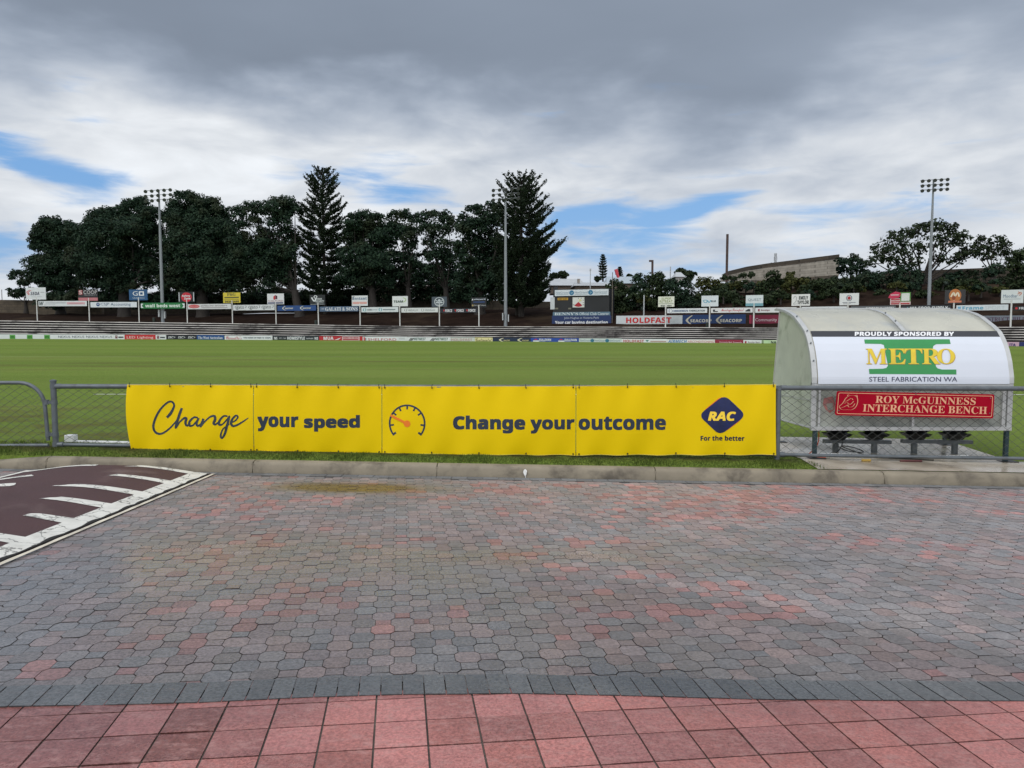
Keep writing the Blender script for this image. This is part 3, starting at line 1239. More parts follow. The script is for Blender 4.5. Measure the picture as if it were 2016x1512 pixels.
fence = thing('chain_link_fence', 'galvanised pipe and chain link fence running along the grass verge behind the yellow banners', 'fence', (0, FY, -0.15))
XL, XR = -6.76, 9.6
mb = MB()
mb.tube([(x, FY, rail_z(x)) for x in np.linspace(XL, XR, 12)], 0.035, 12)
mb.build('top_rail', galv, fence, smooth=True)
mb = MB()
mb.tube([(x, FY, low_z(x)) for x in np.linspace(XL, XR, 12)], 0.026, 12)
mb.build('bottom_rail', galv, fence, smooth=True)
V, F = chain_link(XL + .04, -5.60, lambda x: rail_z(x) - .02, lambda x: low_z(x) + .01, FY + 0.012)
np_mesh('wire_mesh', V, F, wire_m, fence)
V, F = chain_link(3.90, XR, lambda x: rail_z(x) - .02, lambda x: low_z(x) + .01, FY + 0.012)
np_mesh('wire_mesh', V, F, wire_m, fence)
for x, capped in ((XL, True), (-3.3, False), (0.15, False), (3.93, False), (8.45, False)):
    p = MB()
    top = 0.905 if capped else rail_z(x) - 0.02
    p.tube([(x, FY, gz(x, FY) - 0.25), (x, FY, top)], 0.040 if capped or x > 3 else 0.03, 14)
    if capped:
        p.tube([(x, FY, top), (x, FY, top + .018), (x, FY, top + .03)], [0.047, 0.047, 0.02], 14)
    po = p.build('fence_post', galv, fence, smooth=True)
    for zc in (rail_z(x), low_z(x) + 0.0):
        c = MB()
        c.tube([(x, FY, zc - .03), (x, FY, zc + .03)], 0.047 if capped or x > 3 else 0.037, 14)
        s = 1 if x < 8 else -1
        c.tube([(x + s * .03, FY, zc), (x + s * .115, FY, zc)], 0.039, 12)
        c.build('clamp', galv, po, smooth=True)

gate = thing('pipe_gate', 'chain link gate with a rounded corner at the left end of the fence', 'gate', (-8.2, FY, -0.05))
gp = [(-9.6, FY - .01, 0.892), (-7.25, FY - .01, 0.888)]
for i in range(1, 9):
    a = math.pi / 2 * i / 8
    gp.append((-7.25 + 0.36 * math.sin(a), FY - .01, 0.888 - 0.36 * (1 - math.cos(a))))
gp.append((-6.865, FY - .01, 0.03))
mb = MB()
mb.tube(gp, 0.028, 12)
mb.tube([(-9.6, FY - .01, -0.060), (-6.865, FY - .01, -0.04)], 0.026, 12)
mb.build('gate_frame', galv, gate, smooth=True)


def gate_top(x):
    if x < -7.25:
        return 0.875
    q = min(1, (x + 7.25) / 0.36)
    return 0.888 - 0.36 * (1 - math.sqrt(max(0, 1 - q * q))) - 0.012


V, F = chain_link(-9.5, -6.88, gate_top, lambda x: -0.03, FY + .004)
np_mesh('wire_mesh', V, F, wire_m, gate)
for z in (0.60, 0.12):
    h = MB()
    h.box((-6.815, FY - .01, z), (0.15, 0.035, 0.045))
    h.tube([(-6.865, FY - .01, z - .035), (-6.865, FY - .01, z + .035)], 0.036, 10)
    h.tube([(XL, FY, z - .03), (XL, FY, z + .03)], 0.048, 10)
    h.build('hinge', galv, gate, smooth=True)

# white pipe lying on the grass behind the left bay
pipe = thing('goal_pipe', 'white pipe with a square end block lying behind the fence at left', 'pipe', (-6.1, FY + .5, 0))
white_gloss = mat('white_enamel', (0.70, 0.71, 0.72), 0.35, var=0.06)
a, b = P(140, 870, FY + .45), P(262, 872.5, FY + .45)
mb = MB()
mb.tube([a, b, b + (b - a) * 1.5], 0.03, 12)
mb.build('tube', white_gloss, pipe, smooth=True)
mb = MB()
c = P(140, 863, FY + .44)
mb.box((c.x, c.y, c.z), (0.15, 0.12, 0.115))
mb.box((c.x, c.y + .002, c.z - 0.10), (0.04, 0.05, 0.12))
mb.build('end_block', white_gloss, pipe, bevel=0.012)

# ------------------------------------------------------------------ the four yellow banners
yellow = mat('banner_vinyl', (0.850, 0.595, 0.003), 0.5, var=0.045, vscale=0.9, spec=0.12, trans=0.05, bump=0.05, bscale=25)
yhem = mat('banner_hem', (0.78, 0.62, 0.10), 0.5, var=0.1)
navy_t = mat('navy_ink', lin(38, 50, 68), 0.45, var=0.08)
brush_ink = mat('brush_ink', lin(42, 54, 66), 0.5, var=0.35, vscale=16)
orange_t = mat('orange_ink', lin(236, 122, 24), 0.45, var=0.05)
navy_logo = mat('navy_logo_ink', lin(16, 30, 82), 0.35, var=0.45, vscale=4)
yel_ink = mat('yellow_ink', lin(255, 216, 60), 0.45, var=0.05)
tie_m = mat('black_tie', (0.012, 0.012, 0.012), 0.5)
BY = FY - 0.055


def banner_edges(px):
    top = float(np.interp(px, [250, 500, 752, 940, 1134, 1350, 1527], [757, 758, 760, 760.5, 759.5, 758, 756.5]))
    bot = float(np.interp(px, [250, 300, 400, 500, 600, 752, 900, 1134, 1350, 1527], [886, 887.5, 888, 889, 891.5, 893.5, 895.5, 897, 896.5, 896]))
    return top, bot


def banner_pt(px, py, layer=0):
    t, b = banner_edges(px)
    f = (py - t) / (b - t)
    q = P(px, py - 1.3 * max(0, f) ** 6 * (0.5 - 0.5 * math.cos(px * 2 * math.pi / 81.0)), BY)
    # slack cloth: soft bellies and a few creases, pinned near the ties
    w = 0.022 * math.sin(math.pi * min(max(f, 0), 1)) * (0.5 + 0.5 * math.sin(px * 0.031 + 1.2 * f)) + 0.010 * math.sin(px * 0.0115 + 2.1 * f + 1)
    w += 0.014 * math.sin(px * 0.10 + 4 * f) * math.exp(-f * 3.2) + 0.014 * math.sin(px * 0.083 + 5 * f + 2) * math.exp(-(1 - f) * 4)
    le = max(0, 1 - (px - 250) / 60.0) if px < 310 else 0
    x = q.x + 0.055 * le * f ** 2 * 1.2 - 0.012 * le * math.sin(math.pi * f)
    y = q.y - w - 0.02 * le * math.sin(math.pi * f) - 0.0022 * layer
    return Vector((x, y, q.z))


XC = list(np.arange(260, 1530, 12))
BCUT = dict(xcuts=XC, ycuts=list(np.arange(760, 896, 11)))


def banner(x0, x1, label, draw):
    c = banner_pt((x0 + x1) / 2, 890)
    th = thing('banner', label, 'banner', (c.x, BY, c.z), 'yellow road safety banners tied along the fence')
    nx, ny = max(8, int((x1 - x0) / 6)), 26
    V = []
    for i in range(nx + 1):
        px = x0 + (x1 - x0) * i / nx
        t, b = banner_edges(px)
        for j in range(ny + 1):
            V.append(banner_pt(px, t + (b - t) * j / ny))
    n0 = len(V)
    V += [v + Vector((0, 0.004, 0)) for v in V]
    F = []
    for i in range(nx):
        for j in range(ny):
            q = i * (ny + 1) + j
            F += [(q, q + ny + 1, q + ny + 2, q + 1)]
            F += [(n0 + q, n0 + q + 1, n0 + q + ny + 2, n0 + q + ny + 1)]
    np_mesh('vinyl_sheet', V, F, yellow, th, smooth=True)
    hem, hem2 = Art(banner_pt), Art(banner_pt)
    nseg = int((x1 - x0) / 12)
    for i in range(nseg):
        a, b = x0 + (x1 - x0) * i / nseg, x0 + (x1 - x0) * (i + 1) / nseg
        ta, ba = banner_edges(a)
        tb, bb = banner_edges(b)
        hem.put([(a, ta), (b, tb), (b, tb + 1.1), (a, ta + 1.1)], [(3, 2, 1, 0)], yhem)
        hem2.put([(a, ba - 1.0), (b, bb - 1.0), (b, bb), (a, ba)], [(3, 2, 1, 0)], yhem)
    hem.build('hem', th)
    hem2.build('hem', th)
    a = Art(banner_pt)
    draw(a)
    a.build('lettering', th)
    n = 4 if x1 - x0 < 300 else 5
    for i in range(n):
        px = x0 + 5 + (x1 - x0 - 10) * i / (n - 1)
        t, b = banner_edges(px)
        for py, s in ((t + 3.5, -1), (b - 3.5, 1)):
            q = banner_pt(px, py, 1)
            e = P(px + random.uniform(-1, 1), py + s * 7.5, BY - 0.012)
            k = MB()
            k.tube([q + Vector((0, -.004, 0)), (q + e) / 2 + Vector((0, -.012, 0)), e], 0.0045, 5)
            k.tube([q + Vector((0, -.006, -.006)), q + Vector((.004, -.009, 0.008))], 0.009, 6)
            k.build('cable_tie', tie_m, th)
    return th


def z7(pts):                      # tracing of the brush script
    return [(x / 3.6, 720 + y / 3.6) for x, y in pts]


def d1(a):
    S = [([(1182, 368), (1210, 335), (1232, 285), (1218, 257), (1188, 260), (1140, 305), (1105, 365), (1086, 430), (1102, 472), (1142, 482), (1190, 455), (1235, 410), (1262, 372)], [15, 17, 12, 11, 11, 12, 13, 14, 14, 12, 11, 9, 7]),
         ([(1288, 300), (1272, 345), (1258, 390), (1246, 440), (1272, 402), (1305, 372), (1322, 374), (1316, 402), (1326, 424), (1352, 408)], [14, 16, 16, 12, 9, 12, 15, 15, 12, 8]),
         ([(1405, 368), (1376, 366), (1346, 396), (1346, 424), (1372, 420), (1402, 384), (1410, 372), (1396, 406), (1406, 426), (1434, 404)], [10, 11, 14, 14, 10, 9, 12, 15, 12, 8]),
         ([(1446, 374), (1436, 402), (1424, 430), (1456, 394), (1496, 360), (1526, 356), (1530, 380), (1520, 406), (1534, 414), (1556, 396)], [13, 16, 13, 9, 10, 14, 16, 15, 11, 8]),
         ([(1618, 356), (1590, 356), (1562, 388), (1560, 416), (1584, 412), (1620, 372), (1630, 360), (1612, 430), (1598, 480), (1578, 512), (1568, 498), (1584, 450), (1630, 412)], [9, 11, 14, 13, 9, 9, 12, 15, 14, 11, 11, 9, 7]),
         ([(1640, 402), (1672, 388), (1690, 362), (1676, 352), (1652, 376), (1642, 406), (1656, 426), (1690, 416), (1730, 392), (1764, 368)], [8, 9, 10, 11, 13, 15, 13, 11, 9, 4])]
    for i, (pts, w) in enumerate(S):
        a.layer = 1 + (i % 2) * 0.4
        a.stroke(brush_ink, z7(pts), [q / 3.6 * 1.22 for q in w], sub=8)
    a.layer = 1


def d2(a):
    a.text('your', 'bold', navy_t, 507.5, 819.5, 588, 849, offset=0.03, res=4, **BCUT)
    a.text('speed', 'bold', navy_t, 599, 817, 708.5, 849.5, offset=0.03, res=4, **BCUT)


def d3(a):
    cx, cy = 801.6, 833.5
    a.ring(navy_t, cx, cy, 36.3, 37.2, 3.4, 142, 398, 60)
    for ang in (180 - 6, 216, 242, 270, 298, 324, 366):
        c_, s_ = math.cos(R(ang)), math.sin(R(ang))
        L = 8.5
        a.stroke(navy_t, [(cx + c_ * 35, cy + s_ * 36), (cx + c_ * (35 - L), cy + s_ * (36 - L))], 3.3, smooth=False)
    for ang in (142, 398):
        c_, s_ = math.cos(R(ang)), math.sin(R(ang))
        a.stroke(navy_t, [(cx + c_ * 36.3, cy + s_ * 37.2), (cx + c_ * 28, cy + s_ * 29)], 4, smooth=False)
    a.layer = 2
    a.stroke(orange_t, [(768.5, 817.5), (801.5, 834)], [4.2, 5.0], smooth=False)
    a.disc(orange_t, cx, 834, 6.6, n=24)
    a.layer = 1
    a.text('Change', 'bold', navy_t, 892, 818, 1034, 853, offset=0.03, res=4, **BCUT)
    a.text('your', 'bold', navy_t, 1044, 825, 1131, 853, offset=0.03, res=4, **BCUT)


def round_diamond(cx, cy, w, h, r=0.22, skew=0.0, n=7):
    cs = [(0, -h), (w, 0), (0, h), (-w, 0)]
    cs = [(cx + x + skew * y, cy + y) for x, y in cs]
    out = []
    for i in range(4):
        p, a, b = cs[i], cs[i - 1], cs[(i + 1) % 4]
        e0 = (p[0] + (a[0] - p[0]) * r, p[1] + (a[1] - p[1]) * r)
        e1 = (p[0] + (b[0] - p[0]) * r, p[1] + (b[1] - p[1]) * r)
        for k in range(n + 1):
            t = k / n
            out.append(((1 - t) ** 2 * e0[0] + 2 * t * (1 - t) * p[0] + t * t * e1[0], (1 - t) ** 2 * e0[1] + 2 * t * (1 - t) * p[1] + t * t * e1[1]))
    return out


def d4(a):
    a.text('outcome', 'bold', navy_t, 1139, 820, 1311, 846.5, offset=0.03, res=4, **BCUT)
    a.poly(orange_t, round_diamond(1416.5, 813.5, 38, 37, 0.30, -0.20), **BCUT)
    a.poly(orange_t, round_diamond(1427.5, 821, 38, 34, 0.30, -0.20), **BCUT)
    a.layer = 2
    a.poly(navy_logo, round_diamond(1421.5, 817.2, 46.5, 40, 0.24, -0.12), **BCUT)
    a.layer = 3
    a.text('RAC', 'boldit', yel_ink, 1393.5, 810, 1448, 828.3, offset=0.03, res=4, **BCUT)
    a.layer = 1
    a.text('For the better', 'bold', mat('ink_dark_navy', lin(20, 26, 52), 0.45), 1379, 857.5, 1464.5, 867.5, offset=0.018, res=3, **BCUT)


banner(250, 499, 'yellow banner with the handwritten brush script word at the left end of the row', d1)
banner(500.5, 751, 'yellow banner with two lower case bold words, beside the handwritten one', d2)
banner(752.5, 1133, 'longest yellow banner with the orange needle speedometer drawing and bold navy words', d3)
banner(1134.5, 1527, 'yellow banner with the navy rounded diamond emblem at the right end of the row', d4)

# ================================================================== INTERCHANGE SHELTER
PROF = [(13.00, 2.014), (12.79, 2.006), (12.53, 1.972), (12.28, 1.92), (12.10, 1.862), (11.95, 1.79), (11.80, 1.718), (11.66, 1.635), (11.575, 1.545), (11.505, 1.451), (11.44, 1.335), (11.38, 1.19), (11.345, 1.06), (11.32, 0.95), (11.315, 0.86)]
PY_ = np.array([p[0] for p in PROF])
PZ_ = np.array([p[1] for p in PROF])
# image row of every profile point on the sheet (rows are level lines of the sheet)
PROW = np.array([650 + 1500 * (CAMZ - z) / y for y, z in PROF])
SX0, SX1, SXM = 4.50, 7.43, 5.985


def sheet_pt(px, py, layer=0):
    # rows grow monotonically down the profile from the crest
    i = int(np.argmin(PROW))
    y = float(np.interp(py, PROW[i:], PY_[i:]))
    z = float(np.interp(py, PROW[i:], PZ_[i:]))
    d = 0.016 + 0.0025 * layer
    dz_ = float(np.interp(py + .5, PROW[i:], PZ_[i:])) - z
    dy_ = float(np.interp(py + .5, PROW[i:], PY_[i:])) - y
    L = math.hypot(dy_, dz_) or 1
    ny, nz = dz_ / L, -dy_ / L               # outward: towards the road and up
    if ny > 0:
        ny, nz = -ny, -nz
    x = (px - 1008) / 1500.0 * 0.9975 * y
    return Vector((x, y + ny * d, z + nz * d))


sh = thing('interchange_shelter', 'curved dugout shelter with white sponsor panel over the interchange seats', 'shelter', (5.97, 11.9, -0.27))
fib = mat('fibreglass_white', (0.82, 0.86, 0.76), 0.45, var=0.10, vscale=2.5, dirt=(0.50, 0.55, 0.44), dscale=2.0, dlo=0.50, dhi=0.78, trans=0.6)
roof_m = mat('roof_polycarbonate', (0.66, 0.65, 0.57), 0.30, var=0.10, vscale=1.8, dirt=(0.50, 0.53, 0.54), dscale=1.3, trans=0.30, spec=0.6, rvar=0.1)
alu = mat('shelter_aluminium', (0.52, 0.53, 0.53), 0.42, metal=0.35, var=0.12, vscale=5)
white_p = mat('sponsor_white', (0.66, 0.70, 0.78), 0.32, var=0.03, vscale=1, spec=0.5)
smoky = mat('grey_polycarbonate', (0.60, 0.62, 0.58), 0.4, var=0.16, vscale=3, dirt=(0.30, 0.32, 0.30), dscale=2.2, dlo=0.48, dhi=0.72, trans=0.5)
dkgreen = mat('shelter_leg_paint', lin(28, 52, 58), 0.45, var=0.15)


def sheet(name, m, x0, x1, i0, i1, off=0.0, cols_=10, parent=sh):
    V, F = [], []
    ii = list(range(i0, i1 + 1))
    for a in range(cols_ + 1):
        x = x0 + (x1 - x0) * a / cols_
        for i in ii:
            V.append((x, PROF[i][0] - off, PROF[i][1] + off * .3))
    k = len(ii)
    for a in range(cols_):
        for j in range(k - 1):
            q = a * k + j
            F.append((q, q + 1, q + k + 1, q + k))
    o = np_mesh(name, V, F, m, parent, smooth=True)
    s = o.modifiers.new('thickness', 'SOLIDIFY')
    s.thickness = 0.006
    s.offset = -1
    return o


sheet('roof_panel', roof_m, SX0 + .02, SXM - .02, 0, 14)
sheet('roof_panel', roof_m, SXM + .02, SX1 - .02, 0, 14)
for x in (SX0, SXM, SX1):
    mb = MB()
    w = 0.075 if x != SXM else 0.065
    for (y0, z0), (y1, z1) in zip(PROF[:-1], PROF[1:]):
        d = Vector((0, y1 - y0, z1 - z0)).normalized()
        nrm = Vector((0, d.z, -d.y))
        if nrm.z < 0 and nrm.y > 0:
            nrm = -nrm
        q = [Vector((x - w / 2, y0, z0)), Vector((x + w / 2, y0, z0)), Vector((x + w / 2, y1, z1)), Vector((x - w / 2, y1, z1))]
        hi = [p + Vector((0, -.010, .010)) for p in q]
        lo = [p + Vector((0, .025, -.025)) for p in q]
        mb.poly(hi)
        mb.poly([lo[3], lo[2], lo[1], lo[0]])
        mb.poly([hi[0], lo[0], lo[1], hi[1]])
        mb.poly([hi[0], hi[3], lo[3], lo[0]])
        mb.poly([hi[1], lo[1], lo[2], hi[2]])
    if x != SXM:
        mb.box((x, 11.335, 0.53), (0.075, 0.04, 0.70))
    rb_ = mb.build('rib', alu, sh)
    if x != SX1:
        for k in ((4, 7, 9, 11) if x == SX0 else (3, 5)):
            y, z = PROF[k]
            bt = MB()
            bt.tube([(x, y - .012, z + .012), (x, y - .028, z + .022)], 0.011, 8)
            bt.build('bolt', galv, rb_)

for x in (SX0 - .006, SX1 + .006):
    mb = MB()
    pts = [(x, y, z) for y, z in PROF[1:]] + [(x, 11.34, 0.195), (x, 13.17, 0.155)]
    mb.poly(pts)
    o = mb.build('side_panel', fib, sh)
    mb = MB()
    mb.tube([(x, 12.82, 2.0), (x, 13.17, 0.15)], 0.016, 8)
    mb.tube([(x, 13.17, 0.155), (x, 11.36, 0.195)], 0.014, 8)
    mb.beam((x, 13.09, 0.57), (x, 11.34, 0.61), 0.012, 0.03)
    mb.build('edge_trim', alu, o)
mb = MB()
mb.beam((SX0, 13.0, 2.012), (SX1, 13.0, 2.012), 0.05, 0.05)
mb.build('front_beam', alu, sh)
# lower frame
mb = MB()
mb.beam((SX0 - .03, 11.322, 0.192), (SX1 + .03, 11.322, 0.192), 0.05, 0.055)
mb.beam((SX0, 11.33, 0.835), (SX1, 11.33, 0.835), 0.04, 0.05)
mb.beam((SXM, 11.325, 0.22), (SXM, 11.325, 0.81), 0.04, 0.05, up=(0, 1, 0))
mb.beam((SX0 + .09, 11.34, 0.22), (SX0 + .09, 11.34, 0.81), 0.03, 0.04, up=(0, 1, 0))
mb.beam((SX1 - .09, 11.34, 0.22), (SX1 - .09, 11.34, 0.81), 0.05, 0.06, up=(0, 1, 0))
mb.build('lower_frame', alu, sh)
mb = MB()
mb.box(((SX0 + SX1) / 2, 11.352, 0.51), (SX1 - SX0 - .06, 0.008, 0.62))
mb.build('lower_panel', smoky, sh)
# ghost of an old sticker on the lower panel
st = Art(lambda px, py, l: P(px, py, 11.352 - 0.006 - 0.003 * l))
st.poly(mat('faded_red', lin(168, 112, 108), 0.7, var=0.3, vscale=12), [(1622, 784), (1640, 780), (1644, 796), (1643, 806), (1634, 813), (1625, 806), (1620, 796)])
st.layer = 2
st.poly(mat('sticker_ghost', lin(150, 150, 142), 0.7, var=0.2), [(1627, 795), (1639, 793), (1641, 806), (1630, 808)])
st.build('faded_sticker', sh)
for x in (SX0 + .04, SX1 - .02):
    for y in (11.34, 12.95):
        mb = MB()
        g0 = gz(x, y)
        mb.box((x, y, (g0 + 0.17) / 2), (0.055, 0.055, 0.17 - g0))
        l = mb.build('leg', dkgreen, sh)
        mb = MB()
        mb.box((x + .02, y - .03, g0 + 0.012), (0.24, 0.16, 0.016))
        mb.build('base_plate', mat('plate_dark', (0.02, 0.02, 0.022), 0.5), l)

# sponsor panel, curved with the sheet
blk_t = mat('panel_black', lin(44, 46, 54), 0.35, var=0.06)
wht_t = mat('panel_white_ink', (0.80, 0.81, 0.83), 0.4, var=0.03)
grn_t = mat('panel_green', lin(44, 140, 74), 0.35, var=0.05)
gold_t = mat('panel_gold', lin(222, 194, 46), 0.35, var=0.10, vscale=5)
tan_t = mat('panel_gold_shade', lin(176, 138, 70), 0.4, var=0.1)
nvy_t = mat('panel_navy_ink', lin(38, 40, 78), 0.4)


def zz6(x, y):
    return (1500 + x / 3.907, 580 + y / 3.907)


def sheet_poly_grid(art, m, x_at, y0, y1, n=16, cols_=6):
    """strip between image rows y0..y1; x_at(row)->(left,right)"""
    V, F = [], []
    for j in range(n + 1):
        y = y0 + (y1 - y0) * j / n
        xl, xr = x_at(y)
        for i in range(cols_ + 1):
            V.append((xl + (xr - xl) * i / cols_, y))
    for j in range(n):
        for i in range(cols_):
            q = j * (cols_ + 1) + i
            F.append((q, q + cols_ + 1, q + cols_ + 2, q + 1))
    art.put(V, F, m)


def px_of_x(X, row):
    p = sheet_pt(1500, row)
    return 1008 + X * 1500 / 0.9975 / p.y


pn = Art(sheet_pt)
lr = lambda y: (px_of_x(SX0 + .045, y), px_of_x(SX1 - .045, y))
pn.layer = 1
sheet_poly_grid(pn, blk_t, lr, 653.2, 664.6, 4)
sheet_poly_grid(pn, white_p, lr, 664.6, 756.0, 20)
sp_o = pn.build('sponsor_panel', sh)
YC = list(np.arange(654, 757, 5.0))
a = Art(sheet_pt)
a.layer = 2
a.text('PROUDLY SPONSORED BY', 'bold', wht_t, *zz6(712, 293), *zz6(1474, 325), offset=0.03, ycuts=YC, res=3)
I = [(785, 351), (1442, 349), (1451, 384), (1340, 386), (1318, 400), (1314, 428), (1345, 556), (1360, 570), (1392, 578), (1502, 578), (1504, 616), (833, 612), (828, 574), (935, 572), (962, 566), (974, 548), (944, 420), (938, 392), (915, 384), (792, 382)]
bm_F = [tuple(range(len(I)))]
a.put([zz6(*q) for q in I], bm_F, grn_t, ycuts=YC)
a.layer = 3
for dx_, dy_, mm, ly in ((5, 3, tan_t, 3), (0, 0, gold_t, 4)):
    a.layer = ly
    for ch, x0, x1 in (('M', 806, 966), ('E', 978, 1108), ('T', 1102, 1238), ('R', 1236, 1376), ('O', 1352, 1490)):
        a.text(ch, 'serif', mm, *zz6(x0 + dx_, 421 + dy_), *zz6(x1 + dx_, 536 + dy_), ycuts=YC, res=4, shear=-2.0)
a.layer = 2
a.text('STEEL FABRICATION WA', 'plain', nvy_t, *zz6(833, 634), *zz6(1512, 669), offset=0.004, ycuts=YC, res=3)
a.build('lettering', sp_o)

# ------------------------------------------------------------------ bench seats under the shelter
seat_blk = mat('black_plastic', (0.012, 0.013, 0.016), 0.35, var=0.1)
steel_dk = mat('bench_steel', (0.13, 0.145, 0.155), 0.5, metal=0.4, var=0.2)


def bucket_seat(mb, c, w=0.44):
    """moulded tub seat: pan, curled front and low back"""
    rows_ = [(-0.20, 0.36, 0.92), (-0.21, 0.22, 0.98), (-0.19, 0.08, 1.0), (-0.12, 0.02, 1.0), (0.02, 0.0, 1.0), (0.15, 0.02, 0.98), (0.21, 0.045, 0.94), (0.235, 0.02, 0.88)]
    o = len(mb.v)
    nx = 8
    for th_ in (0, 1):
        for (dy_, dz_, k) in rows_:
            for i in range(nx + 1):
                u = i / nx * 2 - 1
                lip = 0.07 * abs(u) ** 3
                mb.v.append((c[0] + u * w / 2 * k, c[1] + dy_ - (0.0 if th_ else 0), c[2] + dz_ + lip - (0.03 if th_ else 0)))
    n1 = len(rows_) * (nx + 1)
    for th_ in (0, 1):
        for r_ in range(len(rows_) - 1):
            for i in range(nx):
                q = o + th_ * n1 + r_ * (nx + 1) + i
                mb.f.append((q, q + 1, q + nx + 2, q + nx + 1) if not th_ else (q, q + nx + 1, q + nx + 2, q + 1))
                mb.mi.append(0)
    for (r_, i, s_) in [(r_, e, 0) for r_ in range(len(rows_) - 1) for e in (0, nx)]:
        q = o + r_ * (nx + 1) + i
        mb.f.append((q, q + nx + 1, q + nx + 1 + n1, q + n1))
        mb.mi.append(0)
    for r_ in (0, len(rows_) - 1):
        for i in range(nx):
            q = o + r_ * (nx + 1) + i
            mb.f.append((q, q + 1, q + 1 + n1, q + n1))
            mb.mi.append(0)
    # ribs and bracket under the pan
    for (z0, w0, z1, w1, dd) in ((-0.03, 0.38, -0.075, 0.30, 0.30), (-0.075, 0.26, -0.125, 0.19, 0.18)):
        q0 = [Vector((c[0] + sx * w0 / 2, c[1] + sy * dd / 2, c[2] + z0)) for sx, sy in ((-1, -1), (1, -1), (1, 1), (-1, 1))]
        q1 = [Vector((c[0] + sx * w1 / 2, c[1] + sy * dd / 2.6, c[2] + z1)) for sx, sy in ((-1, -1), (1, -1), (1, 1), (-1, 1))]
        mb.poly(q1)
        for i in range(4):
            j = (i + 1) % 4
            mb.poly([q0[i], q0[j], q1[j], q1[i]])


BYY = 11.95
for bx0, bx1, seats, lab in ((475, 988, (575, 862), 'steel rail bench with two black bucket seats on the cable side of the shelter'), (1075, 1613, (1180, 1480), 'steel rail bench with two black bucket seats at the far right inside the shelter')):
    pa, pb = P(*zz6(bx0, 1127), BYY), P(*zz6(bx1, 1134), BYY)
    bench = thing('seat_bench', lab, 'bench', ((pa.x + pb.x) / 2, BYY, -0.27), 'benches under the shelter')
    mb = MB()
    mb.beam(pa, pb, 0.09, 0.055)
    mb.build('rail', steel_dk, bench)
    for f in (0.18, 0.76):
        x = pa.x + (pb.x - pa.x) * f
        mb = MB()
        zl = gz(x, BYY)
        mb.box((x, BYY, (zl + pa.z - .03) / 2), (0.075, 0.06, pa.z - zl - .05))
        mb.build('leg', steel_dk, bench)
    for sx in seats:
        c = P(*zz6(sx, 1100), BYY)
        mb = MB()
        bucket_seat(mb, (c.x, BYY, pa.z + 0.155))
        mb.build('seat', seat_blk, bench, smooth=True)

# ------------------------------------------------------------------ concrete slab under the shelter
slab_m = mat('slab_concrete', (0.44, 0.385, 0.31), 0.26, var=0.2, vscale=1.6, rvar=0.2, dirt=(0.20, 0.165, 0.12), dscale=1.1, dlo=0.45, dhi=0.7, bump=0.15, bscale=60)
sl = MB()
outline = [(4.05, 10.395), (10.2, 10.395), (10.2, 11.32), (7.52, 11.32), (7.72, 13.5), (3.35, 13.5), (3.55, 12.4), (4.30, 11.45)]
nx = 30


def slab_grid(x0f, x1f, y0, y1, ny, nx=14):
    o = len(sl.v)
    for j in range(ny + 1):
        y = y0 + (y1 - y0) * j / ny
        for i in range(nx + 1):
            x = x0f(y) + (x1f(y) - x0f(y)) * i / nx
            sl.v.append((x, y, gz(x, y) + 0.012))
    for j in range(ny):
        for i in range(nx):
            q = o + j * (nx + 1) + i
            sl.f.append((q, q + 1, q + nx + 2, q + nx + 1))
            sl.mi.append(0)


slab_grid(lambda y: 4.22 + (y - 10.4) * 0.10, lambda y: 10.4, KY + .172, 11.32, 5, 24)
slab_grid(lambda y: 4.32 - (y - 11.3) * 0.36, lambda y: 7.50 + (y - 11.3) * 0.10, 11.32, 13.55, 8, 16)
so = sl.build('concrete_slab', slab_m, smooth=True)
so['kind'] = 'structure'

# ------------------------------------------------------------------ red name board wired to the fence
rs = thing('name_board', 'red rounded metal sign with dog head emblem wired to the fence', 'sign', (5.4, FY - .05, 0.5))
red_m = mat('sign_red', lin(158, 2, 34), 0.4, var=0.07, vscale=3, spec=0.12)
crm = mat('sign_cream', lin(226, 168, 132), 0.45, var=0.08)


def board_pt(px, py, layer=0):
    q = P(px, py, FY - 0.040)
    return Vector((q.x, q.y - 0.003 * layer, q.z))


def board_xy(u, v):
    """u, v in 0..1 on the skewed board -> image px"""
    tl, tr, br, bl = [zz6(*q) for q in ((578, 742), (1789, 768), (1779, 953), (562, 928))]
    t = (tl[0] * (1 - u) + tr[0] * u, tl[1] * (1 - u) + tr[1] * u)
    b = (bl[0] * (1 - u) + br[0] * u, bl[1] * (1 - u) + br[1] * u)
    return (t[0] * (1 - v) + b[0] * v, t[1] * (1 - v) + b[1] * v)


def rrect(u0, v0, u1, v1, ru, rv, n=5):
    out = []
    for cx, cy, a0 in ((u1 - ru, v0 + rv, -90), (u1 - ru, v1 - rv, 0), (u0 + ru, v1 - rv, 90), (u0 + ru, v0 + rv, 180)):
        for k in range(n + 1):
            a = R(a0 + 90 * k / n)
            out.append((cx + ru * math.cos(a), cy + rv * math.sin(a)))
    return out


